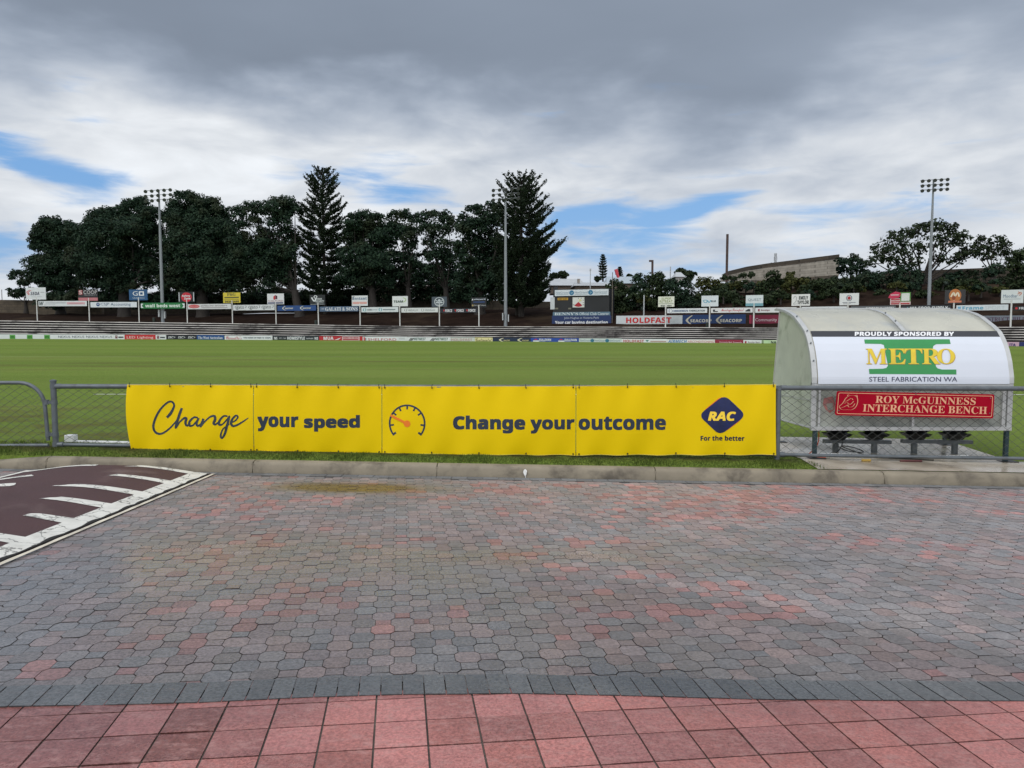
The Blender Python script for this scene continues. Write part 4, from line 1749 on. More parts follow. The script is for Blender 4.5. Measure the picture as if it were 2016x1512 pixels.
mb = MB()
fr = [board_pt(*board_xy(u, v)) for u, v in rrect(0, 0, 1, 1, 0.012, 0.08)]
bk_ = [p + Vector((0, 0.012, 0)) for p in fr]
mb.poly(fr)
mb.poly(bk_[::-1])
for i in range(len(fr)):
    j = (i + 1) % len(fr)
    mb.poly([fr[i], bk_[i], bk_[j], fr[j]])
pl = mb.build('plate', red_m, rs)
a = Art(lambda u, v, l: board_pt(*board_xy(u, v), l))
o1, i1 = rrect(0.010, 0.062, 0.990, 0.938, 0.010, 0.07), rrect(0.0135, 0.085, 0.9865, 0.915, 0.009, 0.06)
n = len(o1)
a.put(o1 + i1, [(k, (k + 1) % n, n + (k + 1) % n, n + k) for k in range(n)], crm)
a.text('ROY McGUINNESS', 'serif', crm, 0.248, 0.155, 0.883, 0.455, res=4)
a.text('INTERCHANGE BENCH', 'serif', crm, 0.172, 0.515, 0.958, 0.825, res=4)


def zb_uv(x, y):
    return ((x - 578) / 1211.0, (y - 744 - (x - 578) * 0.0215) / 186.0)


for pts in ([(655, 792), (680, 778), (720, 780), (738, 800), (742, 835), (728, 870), (700, 888), (665, 886)],
            [(655, 792), (640, 815), (655, 822), (690, 800), (705, 812)],
            [(640, 815), (628, 838), (604, 862), (612, 872), (640, 866), (668, 850), (690, 845), (712, 822)],
            [(604, 862), (618, 882), (648, 888), (665, 886)],
            [(640, 838), (660, 832), (676, 842), (690, 845)],
            [(668, 850), (680, 868), (708, 862), (722, 840)],
            [(668, 784), (660, 776), (672, 770)], [(720, 780), (732, 776), (738, 800)]):
    a.stroke(crm, [zb_uv(*q) for q in pts], 0.0045, sub=4)
a.build('lettering', pl)
for u, v in ((0.975, 0.16), (0.975, 0.78), (0.02, 0.80), (0.5, 0.05)):
    p = board_pt(*board_xy(u, v), 1)
    mb = MB()
    mb.tube([p, p + Vector((0, -.006, 0))], 0.009, 8)
    mb.build('bolt', galv, rs)

# ------------------------------------------------------------------ hose and leads on the slab
def ground_line(pts, r, name, m, label, cat, n=6, lift=0.0, w=None):
    mb = MB()
    q = []
    pp = [pts[0]] + list(pts) + [pts[-1]]
    for i in range(len(pts) - 1):
        p0, p1, p2, p3 = pp[i:i + 4]
        for j in range(6):
            t = j / 6
            v = [0.5 * (2 * p1[c] + (p2[c] - p0[c]) * t + (2 * p0[c] - 5 * p1[c] + 4 * p2[c] - p3[c]) * t * t + (3 * p1[c] - p0[c] - 3 * p2[c] + p3[c]) * t ** 3) for c in (0, 1, 2)]
            q.append(v)
    q.append(list(pts[-1]))
    q = [(x, y, gz(x, y) + 0.014 + r + max(0, z)) for x, y, z in q]
    mb.tube(q, r, n)
    o = mb.build(name, m, smooth=True)
    return tag(o, label, cat)


ground_line([(4.55, 11.58, 0), (5.1, 11.50, 0), (5.7, 11.46, 0), (6.4, 11.48, 0), (7.0, 11.60, 0)], 0.022, 'hose', white_gloss, 'white plastic hose lying along the slab behind the bottom rail', 'hose', 8)
blk = mat('cable_black', (0.012, 0.012, 0.013), 0.45)
ground_line([(4.75, 11.75, 0), (5.0, 11.66, 0.02), (5.12, 11.70, 0.20), (5.02, 11.74, 0.16), (5.16, 11.66, 0.06), (5.4, 11.6, 0.05), (5.3, 11.72, 0.10), (5.1, 11.68, .12), (5.45, 11.56, 0), (5.6, 11.4, 0), (6.3, 11.27, 0)], 0.008, 'power_cable', blk, 'tangled black cable looped on the slab between the bench legs', 'cable')
ground_line([(4.62, 11.40, 0.46), (4.63, 11.42, 0.25), (4.60, 11.45, 0.12), (4.50, 11.45, 0.02), (4.55, 11.36, 0.0), (4.7, 11.30, 0)], 0.008, 'extension_cord', mat('cord_orange', lin(190, 82, 50), 0.5), 'thin orange cord hanging down by the left leg of the shelter', 'cord')
mb = MB()
c = P(*zz6(1120, 1278), 11.22)
zq = gz(c.x, 11.1) + 0.014
mb.tube([(c.x - .16, 11.12, zq + .012), (c.x + .16, 11.12, zq + .012)], 0.014, 8)
tag(mb.build('flat_bar', mat('bar_maroon', lin(86, 34, 38), 0.5), smooth=True), 'short dark red bar lying on the slab below the red sign', 'bar')
mb = MB()
c = P(*zz6(790, 1270), 11.15)
mb.box((c.x, 11.10, gz(c.x, 11.1) + 0.028), (0.13, 0.05, 0.03))
tag(mb.build('plug_connector', mat('plug_yellow', lin(176, 142, 62), 0.5), bevel=0.008), 'small dull yellow plug connector lying on the slab edge', 'plug')

# ================================================================== SIGNS ROUND THE FAR SIDE
post_w = mat('post_white', (0.62, 0.62, 0.60), 0.5, var=0.12, vscale=1)
bar_g = None


class Flat:
    """a rectangular panel whose corners are read off the sight lines at the depth Yf"""
    def __init__(self, x0, y0, x1, y1, Yf, rake=0.0):
        xc, yc = (x0 + x1) / 2, (y0 + y1) / 2
        L, Rr = P(x0, 650, Yf(x0)), P(x1, 650, Yf(x1))
        self.o = Vector((L.x, L.y, 0))
        self.u = Vector((Rr.x - L.x, Rr.y - L.y, 0))
        self.W = self.u.length
        self.zt, self.zb = P(xc, y0, Yf(xc)).z, P(xc, y1, Yf(xc)).z
        self.n = Vector((self.u.y, -self.u.x, 0)).normalized()
        if self.n.y > 0:
            self.n = -self.n
        self.c = self.o + self.u * .5

    def pt(self, a, b, layer=0):
        q = self.o + self.u * a + self.n * (0.018 * layer)
        return Vector((q.x, q.y, self.zt + (self.zb - self.zt) * b))

    def slab(self, mb, thick=0.06, grow=0.0):
        gx, gy = grow / self.W, grow / (self.zt - self.zb)
        f = [self.pt(a, b) for a, b in ((-gx, -gy), (1 + gx, -gy), (1 + gx, 1 + gy), (-gx, 1 + gy))]
        k = [p - self.n * thick for p in f]
        mb.poly(f[::-1])
        mb.poly(k)
        for i in range(4):
            j = (i + 1) % 4
            mb.poly([f[i], f[j], k[j], k[i]])


def draw(art, items):
    for it in items:
        k = it[0]
        full = {'T': 8, 'R': 6, 'P': 3, 'S': 4}.get(k, 99)
        art.layer = 1
        if len(it) > full:
            art.layer = it[full]
            it = it[:full]
        if k == 'T':
            _, txt, sty, c, x0, y0, x1, y1 = it
            art.text(txt, sty, paint(*c), x0, y0, x1, y1, offset=0.018 if sty == 'bold' else 0.0, res=2)
        elif k == 'R':
            art.rect(paint(*it[1]), *it[2:])
        elif k == 'D':
            art.layer = it[6] if len(it) > 6 else 1
            art.disc(paint(*it[1]), it[2], it[3], it[4], it[5])
        elif k == 'O':
            art.ring(paint(*it[1]), *it[2:])
        elif k == 'P':
            art.poly(paint(*it[1]), it[2])
        elif k == 'S':
            art.stroke(paint(*it[1]), it[2], it[3])


def sign(name, label, cat, rect, bg, items, off, group, post=None, thick=0.06, trim=None):
    Yf = lambda p: Yb(p) + off
    fl = Flat(*rect, Yf)
    th = thing(name, label, cat, (fl.c.x, fl.c.y, fl.zb if post is None else P(post[0], post[1], Yf(post[0])).z), group)
    mb = MB()
    fl.slab(mb, thick)
    pn_ = mb.build('panel', paint(*bg), th)
    art = Art(fl.pt)
    art.iso = (fl.zt - fl.zb) / fl.W
    draw(art, items)
    art.build('lettering', pn_)
    if trim:
        mb = MB()
        for a0, b0, a1, b1 in ((0, 0, 1, 0), (0, 1, 1, 1), (0, 0, 0, 1), (1, 0, 1, 1)):
            mb.beam(fl.pt(a0, b0, .5), fl.pt(a1, b1, .5), 0.05, 0.05)
        mb.build('trim', paint(*trim), pn_)
    if post:
        px, pyb = post
        y = Yf(px) + 0.05
        x = (px - 1008) / 1500 * .9975 * y
        z0 = P(px, pyb, Yf(px)).z
        mb = MB()
        mb.tube([(x, y, z0 - .3), (x, y, fl.zb + (fl.zt - fl.zb) * 0.25)], 0.105, 10)
        mb.build('post', post_w, th, smooth=True)
    return fl


WH, BK, DG = (232, 236, 240), (22, 24, 30), (70, 74, 80)
RD, NV, BL, TEAL, PK = (196, 36, 44), (24, 40, 84), (32, 72, 140), (40, 140, 160), (214, 168, 172)

# low boards along the far boundary -------------------------------------------------
by_top = lambda x: float(np.interp(x, [-100, 0, 200, 420, 600, 800, 960, 1180, 1540, 2016, 2100], [657.5, 658, 658.6, 660, 661.5, 663.3, 664.5, 666.2, 670, 673.5, 674]))
by_bot = lambda x: float(np.interp(x, [-600, 0, 400, 800, 1200, 1520, 2016, 2600], [665, 667, 668.5, 671.3, 674.2, 677, 683, 688]))


def low(x0, x1, bg, items, label):
    xc = (x0 + x1) / 2
    sign('boundary_board', label, 'advertising board', (x0, by_top(xc), x1 - 0.4, by_bot(xc)), bg, items, 0.0, 'low advertising boards along the far boundary', thick=0.10)


def small_mark(c):
    return [('R', c, .12, .18, .34, .82), ('R', WH, .18, .38, .28, .5, 2), ('R', (60, 66, 76), .42, .42, .90, .72)]


low(-60, 98, (226, 232, 234), [('R', (88, 170, 66), a, .12, a + .085, .95) for a in (.10, .27, .44, .485 + .10, .59 + .13, .94 - .025)][0:0] + [('R', (88, 170, 66), (x - -60) / 158, .14, (x + 11 + 60) / 158, .98) for x in (-16, 19, 53, 87)] + [('T', 'm', 'bold', (40, 110, 40), (x + 2 + 60) / 158, .4, (x + 9 + 60) / 158, .8, 2) for x in (-16, 19, 53, 87)], 'white and green board with repeating green squares at the far left of the boundary')
low(98, 224, WH, [('T', 'NEXUS', 'plain', (60, 72, 100), a, .26, a + .19, .74) for a in (.13, .35, .57, .785)], 'white board repeating one thin grey capital word four times')
low(224, 245, WH, small_mark((110, 40, 50)), 'short white board with small maroon square left of the red board')
low(245, 306, (202, 48, 54), [('T', 'LED Lighting', 'plain', (245, 225, 222), .07, .3, .93, .98)], 'bright red board with white lettering on the far boundary')
low(306, 327, WH, small_mark((110, 40, 52)), 'short white board with small maroon square right of the red board')
low(327, 387, (24, 28, 38), [('T', 'ISC', 'boldit', WH, a, .28, a + .17, .75) for a in (.06, .39, .72)] + [('S', WH, [(a, .3), (a + .06, .5), (a, .7)], .02) for a in (.23, .56, .89)], 'black board with three white arrowed marks on the boundary')
low(387, 441, (30, 82, 146), [('T', 'The West Australian', 'serif', WH, .05, .28, .95, .84)], 'blue board with white old style serif lettering on the boundary')
low(442, 536, WH, [('T', "Cicerello's", 'script', RD, .03, .08, .36, .92), ('T', "THE HOME OF FISH 'N' CHIPS", 'bold', (50, 80, 96), .40, .36, .97, .68)], 'white board with red script word and small teal capitals')
low(537, 628, (34, 42, 50), [('T', 'NS', 'bold', WH, .03, .25, .10, .85), ('T', 'EST. 1969', 'plain', WH, .14, .42, .29, .66), ('T', 'HOMESTYLE', 'bold', WH, .32, .15, .70, .88), ('T', 'salads', 'plain', WH, .73, .4, .88, .72), ('T', 'NS', 'bold', WH, .91, .25, .985, .85)], 'charcoal board with bold white capitals in the middle')
low(628, 673, (190, 36, 50), [('T', 'MUA', 'bold', WH, .20, .08, .64, .88), ('P', WH, [(.66, .9), (.98, .3), (.86, .8)])], 'crimson board with large white letters and a white wing shape')
low(673, 714, (226, 190, 194), [('R', RD, .86, 0, 1, 1), ('T', 'HERE TO WIN', 'bold', (176, 42, 60), .05, .15, .80, .5), ('R', (176, 42, 60), .05, .62, .80, .86)], 'pink and white board with red letters and red end block')
low(714, 801, WH, [('R', (200, 40, 50), .02, .12, .05, .95), ('R', (90, 30, 60), .06, .3, .08, .95), ('T', 'SHELFORD', 'plain', (188, 70, 76), .12, .38, .77, .98), ('R', (120, 130, 140), .82, .3, .96, .38), ('R', (150, 160, 170), .82, .6, .96, .66)], 'white board with wide spaced dull red capitals')
low(801, 887, WH, [('T', 'METWEST', 'boldit', (32, 92, 78), .16, .18, .44, .78), ('T', 'METWEST', 'boldit', (32, 92, 78), .66, .18, .95, .78)] + [('S', BK, [(a, .9), (a + .05, .25)], .02) for a in (.05, .08, .11, .55, .58, .61)], 'white board with two dark green slanted words and black slashes')
low(887, 935, (214, 220, 216), [('T', 'HOLDFAST', 'bold', (196, 170, 166), .02, .25, .90, .92)], 'pale board with faded pinkish capitals on the boundary')
low(935, 970, (236, 226, 170), [('T', 'Continental', 'script', (96, 96, 60), .04, .2, .96, .95)], 'cream yellow board with olive script on the boundary')
low(970, 1045, (18, 40, 74), [('S', (226, 220, 190), [(a + .09, .1), (a, .55), (a + .08, .98)], .05) for a in (.19, .68)] + [('T', 'SEACORP', 'bold', (200, 190, 140), a, .5, a + .17, .85) for a in (.29, .78)], 'navy boundary board with two cream hook emblems')
low(1045, 1140, (34, 76, 170), [('T', 'SULLIVAN', 'bold', WH, a, .15, a + .25, .72) for a in (.18, .71)] + [('P', (214, 54, 60), [(a, .45), (a + .05, .2), (a + .09, .45)]) for a in (.06, .59)] + [('R', WH, a, .62, a + .13, .95) for a in (.05, .58)] + [('R', (200, 210, 230), a, .84, a + .12, .9) for a in (.19, .72)], 'royal blue board with white capitals and red marks')
low(1140, 1224, (214, 226, 224), [('T', 'NewGround', 'plain', (120, 150, 165), a, .22, a + .26, .78) for a in (.02, .37, .71)] + [('D', (44, 120, 150), a, .55, .045, .42) for a in (.32, .67)], 'pale mint board with two round teal emblems on the boundary')
low(1224, 1314, WH, [('T', 'HOLDFAST', 'bold', (196, 108, 104), .04, .22, .50, .94), ('P', (80, 140, 130), [(.53, .3), (.57, .8), (.61, .3)]), ('R', (190, 160, 150), .64, .5, .98, .78)], 'white board with red faded capitals and a green leaf mark')
low(1314, 1408, (238, 236, 236), [('T', 'AIRMECH', 'boldit', (36, 128, 190), .02, .12, .42, .95), ('T', 'AIRCONDITIONING', 'plain', (206, 120, 112), .44, .3, .98, .85)], 'white board with sky blue word followed by thin pink capitals')
low(1408, 1464, (150, 26, 62), [('T', 'Community Bank', 'plain', (240, 220, 226), .16, .45, .62, .95), ('T', 'Fremantle', 'plain', (240, 220, 226), .66, .45, .95, .95)], 'maroon board with small white lettering on the boundary')
low(1464, 1500, WH, [('R', (160, 30, 60), .08, .3, .18, .9), ('T', 'Bendigo Bank', 'plain', (90, 50, 60), .26, .4, .92, .9)], 'white board with tiny maroon square beside the green boards')
low(1500, 1516, (196, 226, 180), [('R', BK, .05, .1, .25, .4), ('R', BK, .05, .6, .25, .95)], 'small pale green board with two black blocks')
low(1516, 1600, (206, 230, 190), [('T', 'NA', 'bold', (40, 60, 44), .03, .2, .16, .92)], 'pale green board disappearing behind the shelter')
low(1982, 2008, (214, 176, 200), [('T', 'ITA', 'bold', (60, 50, 120), .25, .3, .75, .9)], 'pink board with purple letters to the right of the shelter')
low(2008, 2070, (24, 40, 110), [('R', (180, 190, 220), .2, .3, .5, .6)], 'navy blue board at the right edge of the picture')

# boards on posts and the long hanging banners between them ------------------------------------
TG, HG = 'rectangular sign boards on white posts above the terrace', 'long banners hung between the white posts'
TO = 8.3


def top(rect, px, pyb, bg, items, label, trim=None):
    sign('post_sign', label, 'sign board', rect, bg, items, TO, TG, post=(px, pyb), thick=0.10, trim=trim)


def hang(rect, bg, items, label):
    sign('hanging_banner', label, 'advertising banner', rect, bg, items, TO - 0.1, HG, thick=0.04)


top((54, 566, 93, 589.6), 74.5, 634, (226, 230, 234), [('S', (206, 50, 60), [(.22, .2), (.06, .38), (.16, .62)], .035), ('S', (206, 50, 60), [(.28, .24), (.13, .40), (.2, .58)], .03), ('T', 'SEDA', 'boldit', (30, 34, 70), .24, .36, .68, .64), ('R', (150, 154, 160), .74, .38, .94, .42), ('R', (170, 174, 180), .26, .76, .82, .79)], 'white board with two red arcs and black slanted letters, leftmost of all')
top((157, 570.5, 195, 592), 177, 635, (26, 24, 30), [('R', (196, 120, 128), 0, .72, 1, 1), ('R', (150, 52, 58), .02, .02, .22, .46), ('T', 'S', 'bold', (226, 196, 196), .04, .06, .20, .42, 2), ('T', 'COOP', 'plain', (210, 208, 210), .27, .06, .97, .38), ('T', 'PROPERTY', 'plain', (150, 150, 154), .30, .42, .97, .56)], 'dark board with a pink lower band and big pale capitals')
top((256.5, 570, 292.5, 591), 274.8, 637, (30, 84, 132), [('T', 'G', 'plain', WH, .20, .16, .48, .58), ('R', WH, .54, .17, .82, .58), ('R', (30, 84, 132), .61, .27, .75, .48, 2), ('T', 'GRAPHICS', 'plain', (190, 205, 220), .18, .72, .84, .86)], 'blue board with a white round letter and hollow white square')
top((353, 574.5, 385, 595), 369.5, 638, (16, 18, 24), [('D', (200, 38, 56), .5, .52, .33, .46, 1), ('T', 'Safety', 'bold', WH, .24, .30, .74, .52, 2), ('T', 'Zone', 'bold', WH, .36, .54, .76, .74, 2), ('R', (200, 204, 210), .03, .05, .08, .92), ('R', (200, 204, 210), .92, .05, .97, .92)], 'black board with a red disc reading in white, beside the left floodlight mast')
top((441, 576, 474.5, 596.3), 458.3, 639, (216, 196, 60), [('T', 'P&G', 'serif', (40, 50, 50), .24, .04, .74, .32), ('R', (90, 90, 50), .08, .42, .92, .54), ('R', (70, 76, 50), .06, .67, .94, .70), ('T', '9434 5499', 'bold', (40, 46, 50), .10, .78, .92, .96)], 'mustard yellow board with dark lettering on a white post')
top((527.5, 578, 560, 599), 544, 640, (226, 228, 232), [('P', (196, 40, 52), [(.38, .56), (.38, .28), (.49, .14), (.49, .56)]), ('P', (80, 24, 50), [(.50, .52), (.50, .14), (.61, .22), (.61, .52)]), ('T', 'SHELFORD', 'plain', (150, 70, 80), .05, .62, .95, .76), ('R', (30, 36, 96), .04, .82, .96, .94)], 'white board with a red tower mark and navy strip at its foot')
top((611, 580.5, 641, 600.5), 627.2, 641, (24, 30, 34), [('S', WH, [(.12, .25), (.30, .62), (.46, .2)], .09), ('O', WH, .38, .2, .12, .16, .05), ('T', 'ARIES', 'bold', (214, 220, 222), .46, .32, .80, .48), ('T', 'SECURITY', 'bold', (214, 220, 222), .36, .54, .94, .70), ('R', (170, 176, 180), .40, .77, .90, .82), ('R', (170, 176, 180), .05, .92, .95, .95)], 'black board with a white location pin and white capitals')
top((693.5, 582, 724.5, 602.2), 709.3, 642, (226, 230, 232), [('T', 'Instant', 'serif', (60, 96, 140), .06, .12, .95, .40), ('S', BK, [(.05, .4), (.05, .12), (.18, .08)], .03), ('R', (226, 172, 164), .05, .60, .95, .82)], 'white board with blue serif word over a salmon strip')
top((773, 583, 803.2, 603), 787.5, 643, (228, 232, 232), [('T', 'TEAM', 'bold', (44, 74, 62), .08, .42, .70, .64), ('S', (170, 200, 120), [(.70, .16), (.88, .30), (.82, .52), (.66, .60)], .05)], 'white board with dark green capitals and pale green swoosh')
top((850.5, 584.3, 880, 604), 865.3, 643.5, (72, 82, 94), [('O', (206, 214, 218), .5, .5, .33, .46, .05), ('S', (206, 214, 218), [(.25, .3), (.4, .45), (.5, .25), (.6, .45), (.75, .3)], .06), ('R', (206, 214, 218), .28, .52, .72, .64), ('S', (206, 214, 218), [(.32, .76), (.5, .86), (.68, .76)], .05), ('R', (206, 214, 218), .47, .3, .53, .8)], 'slate grey board with a round white emblem')
top((928, 585.5, 957.5, 605), 943, 644, (16, 20, 28), [('T', 'safetyworld', 'bold', (206, 214, 226), .16, .12, .95, .28), ('P', WH, [(.03, .28), (.10, .1), (.13, .28)]), ('R', (44, 74, 130), .14, .42, .90, .52), ('R', (180, 160, 110), .05, .72, .15, .88), ('T', 'Microwell Surfaces', 'plain', (200, 200, 200), .2, .72, .96, .86)], 'black board with three short lines of text, nearest the middle mast')

hang((78, 592.5, 173, 602.8), (222, 226, 230), [('T', 'W', 'boldit', (40, 60, 64), .02, .12, .11, .82), ('R', (176, 178, 184), .15, .28, .57, .44), ('R', (196, 198, 204), .12, .66, .34, .76), ('R', (222, 176, 184), .59, .24, .96, .66), ('R', (200, 150, 160), .63, .38, .92, .50, 2)], 'white hanging banner with a pale pink block, first from the left')
hang((180, 594.6, 271, 605), (224, 230, 236), [('D', (46, 82, 140), .165, .45, .04, .34), ('R', WH, .14, .35, .19, .45, 2), ('T', 'CSJP', 'plain', (64, 92, 130), .22, .16, .41, .76), ('T', 'Accounting', 'plain', (64, 92, 130), .44, .14, .87, .86)], 'white hanging banner with slate blue lettering and a dark globe')
hang((279, 596, 365, 607.6), (22, 118, 60), [('T', 'wall beds west', 'bold', (226, 240, 230), .10, .20, .90, .78), ('P', WH, [(0, .15), (.06, .15), (.02, .5), (.06, .85), (0, .85)]), ('P', WH, [(1, .15), (.94, .15), (.98, .5), (.94, .85), (1, .85)])], 'bright green hanging banner with rounded white letters')
hang((371, 598.5, 456, 608.6), (218, 220, 222), [('D', (206, 92, 96), .15, .45, .13, .36), ('S', WH, [(.04, .4), (.15, .58), (.26, .42)], .012, 2), ('T', 'SATELLITE SECURITY', 'boldit', (130, 116, 120), .30, .22, .92, .50), ('R', (150, 140, 144), .32, .66, .92, .78)], 'white hanging banner with a red oval at its left end')
hang((460, 600, 541.5, 610.8), (220, 224, 226), [('T', 'gato', 'plain', (40, 50, 56), a, .20, a + .19, .90) for a in (.08, .41, .73)] + [('S', (40, 50, 56), [(a + .02, .72), (a - .02, .5), (a + .03, .14), (a + .24, .14), (a + .23, .6)], .012) for a in (.07, .40, .72)], 'white hanging banner repeating an outlined black word three times')
hang((547, 601.5, 623, 611.8), (24, 70, 132), [('S', (226, 226, 210), [(a + .07, .1), (a, .5), (a + .07, .9)], .025) for a in (.14, .60)] + [('T', 'SEACORP', 'bold', (220, 220, 210), a, .40, a + .21, .66) for a in (.20, .66)], 'mid blue hanging banner with two cream hooks')
hang((630, 603.4, 706, 613), (84, 106, 134), [('R', (150, 160, 180), .05, .3, .12, .6), ('T', 'GALATI & SONS', 'serif', (236, 240, 244), .15, .14, .98, .86)], 'slate blue hanging banner with white serif capitals')
hang((712, 604.6, 784.5, 614.5), (220, 228, 230), [('O', (60, 160, 170), a, .5, .045, .34, .02) for a in (.09, .52)] + [('T', 'CASSIS', 'bold', (50, 70, 80), .16, .40, .29, .64), ('R', (170, 184, 190), .30, .44, .44, .6), ('R', (96, 116, 124), .59, .44, .92, .60)], 'white hanging banner with two teal rings')
hang((790.5, 606, 862.5, 615), (224, 228, 226), [('O', (120, 126, 128), a, .48, .035, .32, .012) for a in (.12, .58)] + [('T', 'VASSALLO', 'plain', (120, 128, 130), a, .30, a + .28, .70) for a in (.18, .64)], 'white hanging banner with two thin grey words')
hang((866.5, 607.2, 940, 615.5), (24, 30, 42), [('T', 'FORCE', 'bold', (226, 226, 230), a, .20, a + .19, .84) for a in (.14, .45, .76)] + [('P', (200, 40, 50), [(a, .3), (a + .05, .3), (a + .03, .8)]) for a in (.08, .39, .70)], 'near black hanging banner with three white words and red marks')

top((1295, 583.7, 1326.5, 604), 1310, 646.5, (236, 238, 224), [('T', 'SUPER', 'plain', (130, 146, 70), .20, .10, .82, .30), ('T', 'RETREAT', 'plain', (130, 146, 70), .10, .36, .90, .60), ('R', (120, 140, 110), .03, .68, .97, .72), ('T', '9434 1601', 'bold', (50, 70, 64), .16, .82, .84, .97)], 'cream board with olive capitals on a white post beyond the scoreboard')
top((1380, 582, 1413, 603.3), 1396.5, 646.5, (226, 234, 240), [('S', (90, 170, 200), [(.10, .45), (.2, .62), (.32, .62), (.32, .42), (.12, .42)], .05), ('S', (90, 170, 200), [(.38, .45), (.46, .64), (.56, .42)], .05), ('T', 'BLUE', 'bold', (50, 76, 90), .58, .44, .86, .60)], 'white board with small sky blue loops')
top((1467, 581, 1501, 602.6), 1483.5, 646.5, (224, 232, 236), [('T', 'QUEST', 'plain', (120, 134, 150), .12, .30, .90, .56), ('R', (120, 170, 184), 0, .74, 1, 1)], 'white board with thin grey capitals above a teal strip')
top((1557, 579.2, 1593, 602), 1574.5, 646, (238, 238, 238), [('S', (150, 150, 154), [(.10, .35), (.18, .16), (.26, .3), (.24, .6), (.10, .85), (.3, .82)], .025), ('T', 'EMILY', 'bold', (48, 54, 60), .40, .16, .90, .46), ('T', 'TAYLOR', 'bold', (48, 54, 60), .32, .54, .95, .86)], 'white board with condensed black capitals in two lines, behind the shelter roof')
top((1651, 577.3, 1689, 600.7), 1668, 646, (234, 236, 238), [('O', (40, 52, 96), .50, .40, .15, .25, .035), ('D', (180, 40, 50), .50, .40, .08, .14, 2), ('R', (96, 100, 120), .16, .76, .84, .80), ('R', (140, 142, 150), .20, .86, .6, .89)], 'white board with a round blue and red crest')
top((1750.5, 587.5, 1790.5, 600), 1770, 645, (232, 206, 208), [('R', (190, 60, 70), .04, .08, .48, .28), ('R', (180, 50, 60), .04, .44, .5, .62), ('R', (180, 50, 60), .04, .72, .96, .92), ('P', (206, 50, 88), [(-.10, -.15), (.0, -.75), (.25, -1.1), (.50, -.9), (.54, -.45), (.40, -.08), (.1, .05)], 2), ('R', (238, 220, 226), .02, -.62, .42, -.5, 3), ('P', (92, 150, 70), [(.50, -.95), (1.0, -.95), (1.0, .5), (.50, .5)], 2), ('R', (228, 230, 226), .55, -.8, .95, .40, 3)], 'pink and white board with a red splash and a green framed square')
top((1857.5, 570.5, 1898, 598), 1876, 645, (52, 50, 54), [('D', (196, 120, 62), .5, .42, .30, .48, 1), ('S', (240, 226, 200), [(.30, .5), (.42, .2), (.5, .45), (.62, .2), (.70, .5)], .08, 2), ('D', (150, 74, 40), .44, .58, .09, .14, 2), ('P', (216, 130, 100), [(.18, .78), (.82, .78), (.82, .92), (.18, .92)], 3)], 'dark board with an orange and brown disc emblem')
top((1968, 570.5, 2012, 596.8), 1989, 646.3, (224, 230, 232), [('T', 'Moodbar', 'plain', (96, 122, 150), .10, .34, .74, .58), ('S', (214, 130, 100), [(.74, .35), (.84, .2), (.9, .3), (.8, .45)], .04), ('S', (214, 130, 100), [(.76, .14), (.84, .3)], .03), ('R', (150, 160, 170), .12, .68, .88, .71), ('D', (160, 170, 176), .48, .84, .04, .07)], 'white board with slate letters and an orange flower, at far right')

hang((1313, 607.2, 1391.5, 616.2), (232, 236, 240), [('O', (60, 80, 110), .09, .5, .05, .38, .014), ('T', 'HENDERSON', 'bold', (40, 84, 130), .16, .32, .53, .72), ('T', 'FABRICATION', 'bold', (70, 84, 96), .56, .32, .95, .72)], 'white hanging banner with blue and grey capitals and a ring')
hang((1399, 606, 1481, 615.6), (234, 234, 236), [('T', 'Moseleys', 'script', (206, 74, 84), .24, .14, .50, .92), ('T', 'Transport', 'script', (206, 74, 84), .52, .14, .79, .92), ('P', (50, 54, 60), [(.05, .8), (.05, .3), (.10, .3), (.10, .62), (.17, .62), (.17, .8)]), ('P', (50, 54, 60), [(.83, .8), (.83, .62), (.89, .3), (.94, .3), (.95, .8)])], 'white hanging banner with red script and two little black trucks')
hang((1486, 605.2, 1567, 615.2), (230, 232, 234), [('R', (150, 30, 60), .07, .26, .11, .74), ('T', 'Bendigo', 'bold', (150, 110, 120), .14, .34, .36, .74)], 'white hanging banner with a maroon tile, just left of the shelter roof')
hang((1577, 603.6, 1666, 613.5), (228, 232, 236), [('R', (190, 200, 210), .1, .3, .3, .4), ('T', 'b', 'bold', (90, 90, 100), .60, .2, .63, .7)], 'plain white hanging banner half hidden behind the shelter roof')
hang((1674, 602.3, 1762, 612), (96, 100, 106), [('T', 'NORFOLK HOTEL', 'bold', (226, 228, 230), .34, .24, .98, .82), ('R', (150, 154, 160), .05, .4, .28, .5)], 'grey hanging banner with white capitals above the shelter roof')
hang((1774, 601, 1870.5, 611.8), (30, 34, 46), [('T', 'WA FOOD SUPPLY', 'bold', (228, 232, 236), .17, .22, .94, .84), ('P', (110, 180, 190), [(.06, .85), (.13, .2), (.13, .85)])], 'dark navy hanging banner with bold white capitals under the right mast')
hang((1881, 600.3, 1983, 611), (222, 230, 236), [('R', (120, 180, 214), .03, .25, .09, .82), ('T', 'Frame', 'bold', (110, 176, 206), .12, .22, .53, .84), ('T', 'SPORT', 'plain', (206, 214, 220), .56, .22, .94, .84)], 'white hanging banner with large pale blue letters')
hang((1994, 602, 2080, 611), (22, 24, 30), [('D', (200, 40, 50), .06, .5, .03, .25), ('T', 'FREO', 'bold', (220, 222, 226), .12, .24, .34, .76)], 'black hanging banner with a red dot at the right edge')

# larger boards standing behind the terrace on the right ------------------------------------
BG = 'large boards standing behind the terrace'


def big(rect, bg, items, label):
    sign('hoarding', label, 'billboard', rect, bg, items, 11.5, BG, thick=0.12)


